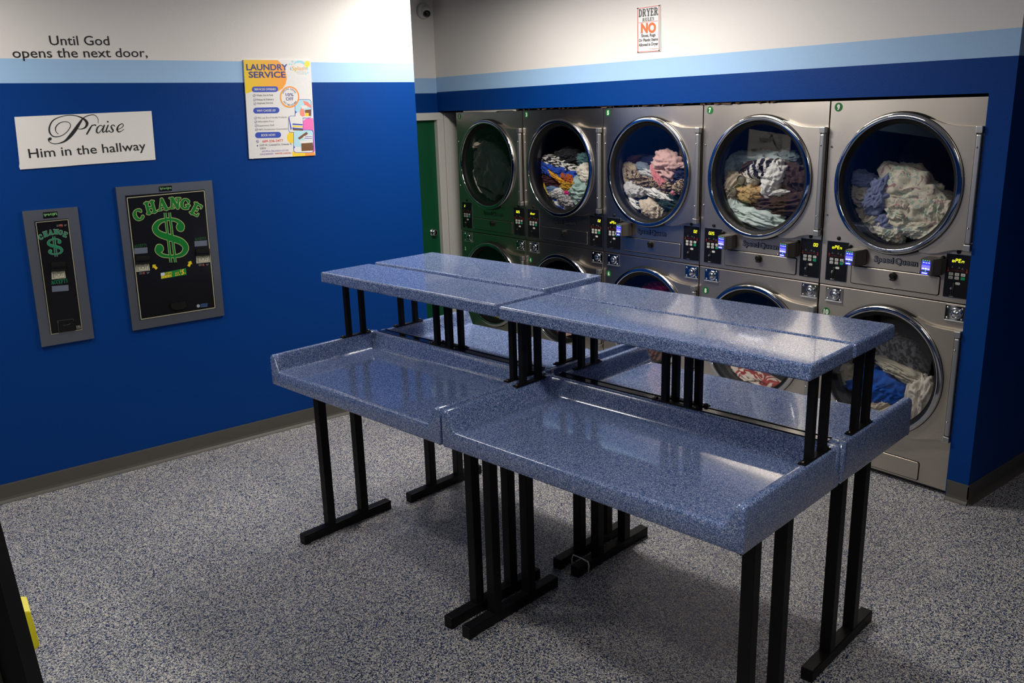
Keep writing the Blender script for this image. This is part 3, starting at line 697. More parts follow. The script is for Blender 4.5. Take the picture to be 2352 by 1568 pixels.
# ---------------------------------------------------------------- security camera on the recess wall
sc = empty('security_camera', 'white round security camera high on the recess wall', 'security camera', (XREC, -.125, 2.895))
CW = mat('white_plastic', (.55, .55, .54), .35)
bm = B(); lathe(bm, [(.001, .040), (.052, .040), (.062, .030), (.064, 0), (.001, 0)], (0, 0, 0), 0, 40); obj('base', bm, CW, sc, True)
dv = Vector((.62, -.35, -.5)).normalized()
bm = B(); bmesh.ops.create_uvsphere(bm, u_segments=32, v_segments=20, radius=.046); bm.transform(Matrix.Translation((.050, .006, -.008))); bl = obj('ball', bm, CW, sc, True)
bm = B(); bmesh.ops.create_uvsphere(bm, u_segments=28, v_segments=14, radius=.034); bm.transform(Matrix.Translation(Vector((.050, .006, -.008))+dv*.022)); obj('lens', bm, GLOSSBLACK, bl, True)
# ================================================================== folding tables
TYAW, TO = .1242, Vector((3.5751, -2.1138, 0))
ZB, ZF, ZR = .8249, .899, .9744          # underside, work surface, rim
ZS0, ZS1 = 1.2672, 1.3200                # upper shelf
def hprofile(d):                          # height above the work surface at distance d from a walled edge
    R = .012; H = ZR-ZF
    if d < R: return H-(R-math.sqrt(max(0, R*R-(R-d)**2)))
    if d < .023: return H
    if d < .031: return H-(1-math.cos((d-.023)/.008*PI/2))*.006
    if d < .060: return (H-.006)-(d-.031)/.029*(H-.012)
    if d < .070: return .006*(1-math.sin((d-.060)/.010*PI/2))
    return 0.
def tabletop(u0, u1, v_open, v_wall):
    """moulded top with a raised rim on three sides; open along v_open"""
    ed = [0, .0015, .004, .008, .012, .018, .023, .026, .029, .031, .038, .046, .054, .060, .063, .066, .070, .083]
    L_ = u1-u0
    us = [u0+e for e in ed]+[u0+.083+(L_-.166)*i/10 for i in range(1, 10)]+[u1-e for e in reversed(ed)]
    sgn = 1 if v_wall > v_open else -1; Wd = abs(v_wall-v_open)
    ds = [0, .0012, .003, .006, .010, .016, .03, .06]+[.06+(Wd-.06-.083)*i/6 for i in range(1, 6)]+[Wd-e for e in reversed(ed)]
    bm = B(); G = []
    for d in ds:
        row = []
        for u in us:
            h = max(hprofile(min(u-u0, u1-u)), hprofile(Wd-d))
            R = .012 if h > .02 else .012
            drop = R-math.sqrt(max(0, R*R-(R-d)**2)) if d < R else 0
            e = max(hprofile(0) if False else 0, 0)
            row.append(bm.verts.new((u, v_open+sgn*d, ZF+h-drop)))
        G.append(row)
    def q(a, b_, c, d_): bm.faces.new((a, b_, c, d_) if sgn > 0 else (d_, c, b_, a))
    for i in range(len(ds)-1):
        for j in range(len(us)-1): q(G[i][j], G[i][j+1], G[i+1][j+1], G[i+1][j])
    # skirts and underside (8 mm round along the lower edge)
    rim = G[0]+[r[-1] for r in G[1:]]+G[-1][-2::-1]+[r[0] for r in G[-2:0:-1]]
    cx, cy = (u0+u1)/2, (v_open+v_wall)/2
    def ring(z, inset): return [bm.verts.new((v.co.x+(inset if v.co.x < u0+1e-5 else -inset if v.co.x > u1-1e-5 else 0), v.co.y+(inset if v.co.y < min(v_open, v_wall)+1e-5 else -inset if v.co.y > max(v_open, v_wall)-1e-5 else 0), z)) for v in rim]
    rs = [rim, ring(ZB+.008, 0), ring(ZB+.003, .002), ring(ZB, .008)]
    for a, b_ in zip(rs, rs[1:]):
        for i in range(len(a)):
            j = (i+1) % len(a); bm.faces.new((a[j], a[i], b_[i], b_[j]) if sgn > 0 else (a[i], a[j], b_[j], b_[i]))
    bm.faces.new(rs[-1] if sgn < 0 else rs[-1][::-1])
    return bm
def shelf_bm(u0, u1, v0, v1, dz): return box(B(), (u0, v0, ZS0+dz), (u1, v1, ZS1+dz), .010, 4)
def table(spec, label):
    u0, u1, vo, vw, su0, su1, sv0, sv1, dz, feet, frames, mid, barv, midv = spec
    t = empty('folding_table', label, 'folding table', TO, TYAW, 'laundry folding tables')
    tp = obj('tabletop', tabletop(u0, u1, vo, vw), STONE, t, True)
    tp.data.polygons.foreach_set('use_smooth', [len(p.vertices) == 4 for p in tp.data.polygons])
    vlo, vhi = feet
    for fu in frames:
        b_ = box(B(), (fu-.024, vlo, .006), (fu+.024, vhi, .050), .004)
        ft = obj('leg_frame', b_, BLACK, t)
        g = B(); box(g, (fu-.022, vlo, 0), (fu+.022, vlo+.035, .007)); box(g, (fu-.022, vhi-.035, 0), (fu+.022, vhi, .007)); obj('foot_pad', g, RUBBER, ft)
        for f in (.31, .69):
            v = vlo+(vhi-vlo)*f; bx('leg', (fu-.022, v-.022, .048), (fu+.022, v+.022, ZB-.024), BLACK, ft, .003)
        bx('top_rail', (fu-.022, vlo+.03, ZB-.026), (fu+.022, vhi-.03, ZB+.001), BLACK, ft, .003)
    sh = obj('upper_shelf', shelf_bm(su0, su1, sv0, sv1, dz), STONE, t, False)
    def support(a, b_, along):
        bm = B(); a, b_ = Vector(a), Vector(b_); lo = Vector((min(a.x, b_.x), min(a.y, b_.y), 0)); hi = Vector((max(a.x, b_.x), max(a.y, b_.y), 0))
        w = Vector((.013, 0, 0)) if along == 'v' else Vector((0, .013, 0))
        p, q = lo-w, hi+w; s = obj('shelf_support', box(bm, (p.x, p.y, ZR-.0005), (q.x, q.y, ZR+.006), .002), BLACK, t)
        top = ZS0+dz
        for f in (.27, .77):
            c = a.lerp(b_, f); bx('post', (c.x-.0125, c.y-.0125, ZR+.005), (c.x+.0125, c.y+.0125, top-.004), BLACK, s, .002)
        bx('top_plate', (p.x, p.y, top-.005), (q.x, q.y, top+.0005), BLACK, s, .001)
        for f in (.06, .94):
            c = a.lerp(b_, f); bm = B(); lathe(bm, [(.0085, 0), (.0085, .003), (.006, .0065), (.001, .0075)], (c.x, c.y, ZR+.0058), 2, 10); obj('bolt', bm, mat('worn_bolt', (.10, .09, .07), .35, 1.), s, True)
    for bu in mid[:2]: support((bu, barv[0], 0), (bu, barv[1], 0), 'v')
    support((mid[2], midv, 0), (mid[3], midv, 0), 'u')
    return t
VF, VB = (-.594, -.053), (.061, .596)
table((-1.220, -.008, -.6215, -.008, -1.225, -.006, -.304, -.004, .002, VF, (-1.140, -.052), (-1.202, -.040, -.760, -.575), (-.226, -.048), -.012),
      'speckled blue folding table nearest the change machines, left one of the front pair')
table((.008, 1.2813, -.6215, -.008, .006, 1.2986, -.304, -.004, -.004, VF, (.056, 1.205), (.034, 1.262, .546, .746), (-.248, -.066), -.012),
      'speckled blue folding table closest to the viewer, right one of the front pair')
table((-1.190, -.014, .6118, .010, -1.200, -.030, .006, .400, .010, VB, (-1.109, -.030), (-1.172, -.046, -.735, -.550), (.088, .275), .036),
      'speckled blue folding table nearest the green door, left one of the back pair')
table((.040, 1.2813, .6118, .010, .004, 1.2986, .006, .3313, -.004, VB, (.077, 1.1887), (.066, 1.262, .560, .760), (.088, .262), .036),
      'speckled blue folding table by the two rightmost dryers, right of the back pair')
# dark strips that cover the seam between the front and the back pair
def strip(u0, u1, label):
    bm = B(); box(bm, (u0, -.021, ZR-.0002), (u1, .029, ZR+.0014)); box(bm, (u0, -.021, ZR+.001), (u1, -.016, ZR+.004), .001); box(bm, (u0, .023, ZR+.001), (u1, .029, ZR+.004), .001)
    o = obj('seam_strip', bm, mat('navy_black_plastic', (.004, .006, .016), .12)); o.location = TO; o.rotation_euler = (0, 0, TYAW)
    return tag(o, label, 'strip', 'seam strips')
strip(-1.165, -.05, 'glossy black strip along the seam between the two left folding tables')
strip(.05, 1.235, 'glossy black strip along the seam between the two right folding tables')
# cable ties round the two back feet
def tie(u, label):
    bm = B(); pts = [(u-.075, .135, .003), (u-.078, .135, .030), (u-.07, .135, .054), (u-.02, .132, .057), (u+.024, .128, .056), (u+.032, .126, .040), (u+.030, .124, .003)]
    tube(bm, pts, .0032, 6)
    o = obj('cable_tie', bm, mat('white_nylon', (.55, .54, .52), .4), None, True); o.location = TO; o.rotation_euler = (0, 0, TYAW)
    return tag(o, label, 'cable tie')
tie(.077, 'thin white cable tie binding the paired feet under the back tables')

# ================================================================== post with a yellow block at the left edge
def post():
    a, b_ = FWD + RGT*((82-1176)/FPX) - UPV*((1568-784)/FPX), FWD + RGT*((-12-1176)/FPX) - UPV*((1222-784)/FPX)
    n = a.cross(b_).normalized(); z = Vector((0, 0, 1)); d = (z-n*z.dot(n)).normalized()
    p = CAM+a*1.9
    s = -RGT                      # the post fills to the left of its edge
    s = (s-d*s.dot(d)).normalized(); q = d.cross(s).normalized()
    t0, t1 = (p.z)/d.z, (1.25-p.z)/d.z
    e = empty('cart_post', 'black upright post with a yellow block, cut off by the bottom left edge', 'cart post', p-d*t0)
    e0 = p-d*t0
    bm = B(); c = s*.045
    bar(bm, c+d*.0, c+d*(t0+t1), .09, .05, s); obj('post', bm, BLACK, e)
    bm = B(); c2 = s*.030-q*.0
    bar(bm, s*.062-q*.030*(1 if q.dot(FWD) > 0 else -1)+d*.05, s*.062-q*.030*(1 if q.dot(FWD) > 0 else -1)+d*(t0+t1-.05), .020, .012, s); obj('channel', bm, mat('grey_black_rubber', (.02, .021, .019), .6), e)
    far = q*(1 if q.dot(FWD) > 0 else -1)
    # block behind the post, seen along its right side
    def loc(x, y, dep): 
        r_ = FWD + RGT*((x-1176)/FPX) - UPV*((y-784)/FPX); return CAM+r_*dep-e0
    bm = B(); D = 2.02
    F_ = [loc(20, 1372, D), loc(37, 1368, D+.02), loc(61, 1369, D+.05), loc(70, 1406, D-.005), loc(92, 1483, D), loc(74, 1500, D-.02), loc(40, 1500, D-.02), loc(30, 1408, D-.02)]
    front = [bm.verts.new(v) for v in (loc(25, 1407, D), loc(70, 1404, D), loc(92, 1482, D), loc(73, 1499, D), loc(40, 1500, D))]
    topv = [bm.verts.new(v) for v in (loc(12, 1372, D+.06), loc(38, 1368, D+.06), loc(61, 1369, D+.06))]
    backv = [bm.verts.new(v) for v in (loc(84, 1478, D+.07), loc(66, 1494, D+.07), loc(38, 1494, D+.07))]
    bm.faces.new(front); bm.faces.new((topv[0], topv[1], topv[2], front[1], front[0])); bm.faces.new((front[1], topv[2], backv[0], front[2])); bm.faces.new((front[2], backv[0], backv[1], front[3])); bm.faces.new((front[3], backv[1], backv[2], front[4])); bm.faces.new((front[4], backv[2], topv[0], front[0])); bm.faces.new((topv[2], topv[1], topv[0], backv[2], backv[1], backv[0]))
    bmesh.ops.recalc_face_normals(bm, faces=bm.faces); bmesh.ops.bevel(bm, geom=list(bm.edges), offset=.0015, segments=2, affect='EDGES')
    obj('yellow_block', bm, mat('yellow_plastic', (.93, .82, .02), .5), e)
post()
# ================================================================== stacked tumble dryers
XB = [-.040, .862, 1.755, 2.646, 3.522, 4.355]      # cabinet boundaries along the wall
TOPZ, MIDZ, BOTZ = 2.0586, 1.0467, .0165
NUMG = mat('number_green', (.006, .14, .022), .4); NUMW = mat('number_white', (.78, .78, .74), .4)
KEYW = mat('key_white', (.55, .54, .50), .4); KEYG = mat('key_green', (.005, .26, .10), .4); REDPR = mat('panel_red_print', (.30, .025, .012), .4)
SEGM = mat('display_yellow', (.3, .3, .02), .4, emit=(.90, .92, .03), es=1.5)
SCREEN = mat('reader_screen', (.01, .01, .1), .3, emit=(.045, .055, .75), es=1.3); SCRL = mat('reader_screen_light', (.1, .1, .5), .3, emit=(.14, .13, .95), es=1.4)
SCRW = mat('reader_white', (.6, .6, .8), .3, emit=(.75, .80, 1.0), es=2.2); SCRB = mat('reader_light_bar', (.3, .3, .9), .3, emit=(.35, .40, 1.0), es=3.); SCRG = mat('reader_green_led', (.05, .4, .2), .3, emit=(.10, .85, .40), es=1.4)
READER = mat('reader_case', (.055, .05, .045), .45); READERD = mat('reader_case_dark', (.02, .02, .02), .5)
LOGOB = mat('logo_black', (.008, .008, .012), .3); LOGOS = mat('logo_silver', (.62, .60, .57), .32, 1.)
RO, RI = .362, .330
CXL = .438
SEGS = {'o': 'gecd', '0': 'abcdef', '2': 'abged', '5': 'afgcd', 'P': 'abfeg', 'E': 'afged', 'n': 'egc', 'd': 'bgecd', 'u': 'ecd', 'r': 'eg', ' ': '', '.': '.'}
def seven(bm, off, s, u, v, h):
    w = h*.55; st = h*.17; x = u
    for ch in s:
        P = {'a': ((0, h), (w, h)), 'b': ((w, h), (w, h/2)), 'c': ((w, h/2), (w, 0)), 'd': ((0, 0), (w, 0)), 'e': ((0, h/2), (0, 0)), 'f': ((0, h), (0, h/2)), 'g': ((0, h/2), (w, h/2))}
        if ch == '.':
            poly(bm, 'Y', off, disc(x-st*.6, v, st*.7, n=8)); continue
        for k_ in SEGS[ch]:
            (a, b_), (c, d_) = P[k_]; stroke(bm, 'Y', off, [(x+a+b_*.12, v+b_, st), (x+c+d_*.12, v+d_, st)])
        x += w*1.75
DOORO = [(.573-CXL, .337), (.615-CXL, .326), (.668-CXL, .307), (.71-CXL, .298), (.757-CXL, .294), (.836-CXL, .292), (.836-CXL, -.305), (.79-CXL, -.307), (.749-CXL, -.316), (.70-CXL, -.333), (.66-CXL, -.339), (.60-CXL, -.338)]
def door_outline(n=120):
    """closed door outline round the porthole centre: a circle with the hinge side drawn out to the right"""
    out = []
    a0 = math.atan2(DOORO[0][1], DOORO[0][0]); a1 = math.atan2(DOORO[-1][1], DOORO[-1][0])
    c = []
    for i in range(n):
        t = a0+(2*PI-(a0-a1))*i/(n-1); c.append((.363*math.cos(t), .363*math.sin(t)))
    out = c+[p for p in reversed(DOORO)][0:]
    return out
def ray_poly(P, t):
    dx, dy = math.cos(t), math.sin(t); best = 9
    for i in range(len(P)):
        (x0, y0), (x1, y1) = P[i], P[(i+1) % len(P)]
        ex, ey = x1-x0, y1-y0; den = dx*ey-dy*ex
        if abs(den) < 1e-12: continue
        s = (x0*ey-y0*ex)/den; u = (x0*dy-y0*dx)/den
        if s > 0 and -1e-6 <= u <= 1+1e-6: best = min(best, s)
    return best
def plate_hole(bm, outline, cx, cz, r, y0, y1, sx, extra=()):
    """plate between a round hole and an outline (about the hole centre), front at y0, back at y1"""
    ang = sorted(set([2*PI*i/96 for i in range(96)]+[math.atan2(p[1], p[0]) % (2*PI) for p in extra]))
    rows = []
    for y in (y0, y1):
        I_, O_ = [], []
        for t in ang:
            R = ray_poly(outline, t)
            I_.append(bm.verts.new((cx+r*math.cos(t)*sx, y, cz+r*math.sin(t)))); O_.append(bm.verts.new((cx+R*math.cos(t)*sx, y, cz+R*math.sin(t))))
        rows.append((I_, O_))
    n = len(ang)
    for i in range(n):
        j = (i+1) % n
        bm.faces.new((rows[0][0][i], rows[0][0][j], rows[0][1][j], rows[0][1][i])); bm.faces.new((rows[0][1][i], rows[0][1][j], rows[1][1][j], rows[1][1][i])); bm.faces.new((rows[0][0][j], rows[0][0][i], rows[1][0][i], rows[1][0][j]))
    bmesh.ops.recalc_face_normals(bm, faces=bm.faces)
OUT = door_outline()
def porthole(root, x0, sx, cz, group):
    """front plate hole is cut elsewhere: door, ring, gasket, glass, hinge and drum for one compartment"""
    cx = CXL*sx
    bm = B(); plate_hole(bm, OUT, cx, cz, .334, -.026, -.003, sx, DOORO); dr = obj('door', bm, STEEL, root)
    bv = dr.modifiers.new('bevel', 'BEVEL'); bv.width = .004; bv.segments = 2; bv.limit_method = 'ANGLE'; bv.angle_limit = 1.0
    bm = B(); lathe(bm, [(RO+.001, -.020), (RO+.001, -.034), (RO-.0005, -.0405), (RO-.002, -.0425), (RO-.005, -.0434), (RO-.021, -.0456), (RO-.0245, -.0452), (RO-.027, -.043), (RO-.028, -.038), (RO-.029, -.020)], (cx, 0, cz), 1, 96, sx); obj('door_ring', bm, CHROME, dr, True)
    bm = B(); lathe(bm, [(RO-.0285, -.036), (RO-.034, -.034), (RO-.046, -.026), (RO-.052, -.016), (RO-.053, .0), (RO-.050, .012), (RO-.046, .030)], (cx, 0, cz), 1, 80, sx); obj('gasket', bm, RUBBER, dr, True)
    bm = B(); lathe(bm, [(RO+.0085, -.001), (RO+.0085, -.016), (RO+.003, -.0275), (RO-.004, -.0275)], (cx, 0, cz), 1, 96, sx); obj('ring_shadow_line', bm, RUBBER, dr, True)  # black ring added to stand in for the shadow gap round the door ring
    bm = B(); r_ = lathe(bm, [(RO-.047, -.0245), (RO-.047, -.0185)], (cx, 0, cz), 1, 72, sx); cap(bm, r_[0][::-1]); cap(bm, r_[1]); bmesh.ops.recalc_face_normals(bm, faces=bm.faces)
    for v in bm.verts: v.co.y += (v.co.z-cz)*math.tan(.052)          # the panes lean back a little
    obj('glass', bm, GLASS, dr)
    bm = B(); box(bm, (.838*sx, -.034, cz-.272), (.866*sx, -.006, cz+.258), .008, 3); hg = obj('hinge', bm, ALU, dr)
    bm = B()
    for z0, z1 in ((cz+.261, cz+.295), (cz-.308, cz-.275)): box(bm, (.834*sx, -.036, z0), (.868*sx, -.004, z1), .004)
    obj('hinge_cap', bm, ALU, hg)
    bm = B()
    for z in (cz+.195, cz-.195):
        for xx in (.849,): lathe(bm, [(.001, -.038), (.005, -.036), (.006, -.033)], (xx*sx, 0, z), 1, 10)
    obj('screw', bm, CHROME, hg, True)
    # drum behind the door: rubber throat, perforated steel cylinder
    bm = B(); lathe(bm, [(RO-.047, .028), (RI-.004, .075), (.345, .085), (.36, .09), (.36, .62)], (cx, 0, cz), 1, 72, sx)
    r_ = lathe(bm, [(.36, .62), (.10, .66), (.001, .66)], (cx, 0, cz), 1, 72, sx)
    obj('drum', bm, DRUM, root, True)
    bm = B()
    for z in (cz+.187, cz-.187): lathe(bm, [(.001, -.006), (.0055, -.004), (.0065, .0)], (.020*sx, 0, z), 1, 10)
    obj('screw', bm, CHROME, root, True)
def number(root, sx, s, lx, z):
    bm = B(); poly(bm, 'Y', -.0012, disc(lx*sx, z, .0235, n=32)); o = obj('number_label', bm, NUMG, root)
    bm = B(); w = .017 if len(s) == 1 else .031
    if s == '1': w = .008
    text(bm, 'Y', -.0018, s, lx*sx-w/2, z-.0135, width=w, cap_h=.027, bold=.05); obj('numeral', bm, NUMW, o)
def control(root, sx, l0, l1, disp, lower, align):
    """keypad panel with display, keys and coin slot"""
    u0, u1, v0, v1 = l0*sx, l1*sx, 1.0765, 1.2965; w = u1-u0
    bm = B(); slab(bm, 'Y', -.002, rrect(u0-.003, v0-.003, u1+.003, v1+.003, .003), .0045); obj('panel_bezel', bm, FRAME_STEEL, root)
    bm = B(); slab(bm, 'Y', -.004, rrect(u0, v0, u1, v1, .002), .004); p = obj('control_panel', bm, GLOSSBLACK, root)
    U = lambda f: u0+f*w; V = lambda f: v1-f*(v1-v0); Y0 = -.0046
    bm = B(); n = len(disp.replace('.', '')); seven(bm, Y0, disp, U(.25) if align == 'l' else U(.80)-n*.0095, V(.175), .0165); obj('display_digits', bm, SEGM, p)
    bm = B()
    for f, g in ((.24, .27), (.52, .27), (.66, .29)):
        stroke(bm, 'Y', Y0, [(U(f), V(g+.035), .002), (U(f)+.010, V(g+.035), .002)], caps=False); stroke(bm, 'Y', Y0, [(U(f)+.002, V(g+.025), .002), (U(f)+.006, V(g), .002)], caps=False)
    obj('icon_print', bm, DIMG, p)
    bm = B()
    for f in (.12, .88):
        a = V(.315) if not lower else V(.40); b_ = V(.40) if not lower else V(.315)
        stroke(bm, 'Y', Y0, [(U(f), b_, .0036), (U(f), (a+b_*.6)/1.6, .0036)], caps=False)
        h = .006 if not lower else -.006
        poly(bm, 'Y', Y0, [(U(f)-.006, a-h), (U(f)+.006, a-h), (U(f), a+h*.6)] if not lower else [(U(f)+.006, a-h), (U(f)-.006, a-h), (U(f), a+h*.6)])
    obj('arrow_print', bm, REDPR, p)
    bm = B(); text(bm, 'Y', Y0, 'LOWER UNIT' if lower else 'UPPER UNIT', U(.22), V(.385), width=w*.56, cap_h=.0085); obj('lettering', bm, mat('panel_dark_red_print', (.12, .012, .008), .4), p)
    for r_ in (0, 1):
        for c_ in (0, 1, 2):
            cu, cv = U(.25+.25*c_), V(.455+.085*r_); green = r_ == 1 and c_ == 2
            bm = B(); slab(bm, 'Y', -.0058, rrect(cu-.0105, cv-.007, cu+.0105, cv+.007, .002, 3), .002); kx = obj('key', bm, KEYG if green else KEYW, p)
            if not green:
                bm = B(); stroke(bm, 'Y', -.0064, [(cu-.006, cv, .004), (cu+.006, cv, .004)], caps=False); obj('key_print', bm, DIMG, kx)
    bm = B(); slab(bm, 'Y', -.0052, [(U(.56)+a, V(.665)+b_) for a, b_ in ((-.013, 0), (-.009, -.0065), (.009, -.0065), (.013, 0), (.009, .0065), (-.009, .0065))], .001); obj('key', bm, KEYW, p)
    bm = B(); box(bm, (U(.37), -.0085, V(.78)), (U(.37)+.008, -.004, V(.66)), .001); box(bm, (U(.31), -.007, V(.965)), (U(.31)+.003, -.004, V(.80)), .0005); box(bm, (U(.38), -.007, V(.965)), (U(.38)+.003, -.004, V(.80)), .0005); obj('coin_slot', bm, mat('worn_slot_metal', (.14, .13, .11), .35, 1.), p)
    bm = B(); lathe(bm, [(.001, -.014), (.0055, -.012), (.0075, -.007), (.0075, -.004)], (U(.33), 0, V(.785)), 1, 14); box(bm, (U(.27), -.010, V(.985)), (U(.45), -.004, V(.965)), .0015); obj('coin_slot_trim', bm, CHROME, p, False)
def coin_return(root, sx, l0, l1):
    u0, u1, v0, v1 = l0*sx, l1*sx, .9575, 1.0355; cu, cv = (u0+u1)/2+.006, (v0+v1)/2
    bm = B(); slab(bm, 'Y', -.004, rrect(u0, v0, u1, v1, .002), .006); p = obj('coin_return', bm, CHROME, root)
    bm = B(); box(bm, (u0, -.012, v0-.004), (u1, -.002, v0+.001), .001); obj('ledge', bm, ALU, p)
    bm = B(); lathe(bm, [(.030, -.004), (.030, -.009), (.026, -.013), (.020, -.012), (.018, -.010), (.014, -.016), (.008, -.019), (.001, -.020)], (cu, 0, cv), 1, 36); obj('dome', bm, CHROME, p, True)
    bm = B()
    for a in (-1, 1):
        for b_ in (-1, 1): lathe(bm, [(.001, -.010), (.005, -.0085), (.0065, -.004)], ((u0+u1)/2+a*(u1-u0)*.37, 0, cv+b_*.027), 1, 12)
    obj('screw', bm, CHROME, p, True)
def reader(root, sx, l0):
    """card reader box turned towards the aisle"""
    u0, v0, v1 = l0*sx, 1.186, 1.272
    bm = B(); P = [(u0+.006, -.066, 0), (u0+.072, -.076, 0), (u0+.100, -.040, 0), (u0+.100, 0, 0), (u0+.012, 0, 0)]
    A = [bm.verts.new((x, y, v0+(0 if y > -.05 else 0))) for x, y, _ in P]; T = [bm.verts.new((x, y, v1-(.004 if y < -.05 else -.002))) for x, y, _ in P]
    bm.faces.new(A); bm.faces.new(T[::-1])
    for i in range(5): bm.faces.new((A[i], T[i], T[(i+1) % 5], A[(i+1) % 5]))
    bmesh.ops.recalc_face_normals(bm, faces=bm.faces); bmesh.ops.bevel(bm, geom=list(bm.edges), offset=.003, segments=2, affect='EDGES')
    r = obj('card_reader', bm, READER, root)
    a, b_ = Vector((u0+.006, -.066, 0)), Vector((u0+.072, -.076, 0)); d = (b_-a); nrm = Vector((d.y, -d.x, 0)).normalized(); Lf = d.length; d.normalize()
    def face(bm, f0, f1, z0, z1, lift):
        q = [a+d*(Lf*f)+nrm*lift for f in (f0, f1)]
        bm.faces.new([bm.verts.new((p.x, p.y, z)) for p, z in ((q[0], z0), (q[1], z0), (q[1], z1), (q[0], z1))])
    H = v1-v0-.004; Z = lambda f: v0+H*f
    bm = B(); face(bm, .14, .86, Z(.30), Z(.86), .0012); s = obj('screen', bm, SCREEN, r)
    bm = B(); face(bm, .14, .86, Z(.32), Z(.62), .0016); obj('screen_glow', bm, SCRL, s)
    bm = B()
    for f0, f1, z0, z1 in ((.2, .38, .375, .43), (.44, .6, .37, .44), (.66, .82, .375, .42), (.24, .36, .77, .80), (.46, .6, .76, .79), (.70, .82, .77, .80)): face(bm, f0, f1, Z(z0), Z(z1), .002)
    obj('screen_print', bm, SCRW, s)
    bm = B()
    for f in (.18, .36, .54, .72): face(bm, f, f+.09, Z(.90), Z(.93), .0014)
    face(bm, .46, .54, Z(.24), Z(.28), .0014); obj('status_light', bm, SCRG, r)
    bm = B(); face(bm, .16, .72, Z(.03), Z(.21), .0012); obj('card_slot', bm, SCREEN, r)
    bm = B(); face(bm, .22, .66, Z(.09), Z(.15), .0018); obj('light_bar', bm, SCRB, r)
    bm = B(); p = a+nrm*.002; lathe(bm, [(.001, -.004), (.005, -.002), (.005, .002)], (p.x-.001, p.y, Z(.12)), 1, 12); obj('button', bm, CHROME, r, True)
    bm = B(); box(bm, (u0+.074, -.0735, v0+.006), (u0+.077, -.0655, v1-.008), .0008); obj('seam', bm, READERD, r)
DRY = [
 ('1', '2', [('2', 'l'), ('0.25', 'l')], (0, 0), 'tumble dryer stack 1 at the far left beside the green door'),
 ('3', '4', [('door', 'l'), ('02', 'r')], (0, 0), 'tumble dryer stack 3, second from the left, with many bright clothes inside'),
 ('5', '6', [('oPEn', 'l'), ('02', 'r')], (1, 0), 'tumble dryer stack 5 in the middle of the row, one card reader'),
 ('7', '8', [('0.25', 'l'), ('00', 'r')], (1, 1), 'tumble dryer stack 7, second from the right, with the sign reflected in its glass'),
 ('9', '10', [('oPEn', 'l'), ('oPEn', 'l')], (1, 1), 'tumble dryer stack 9 at the right end of the row, next to the blue pillar'),
]
UZ, LZ = 1.629, .617
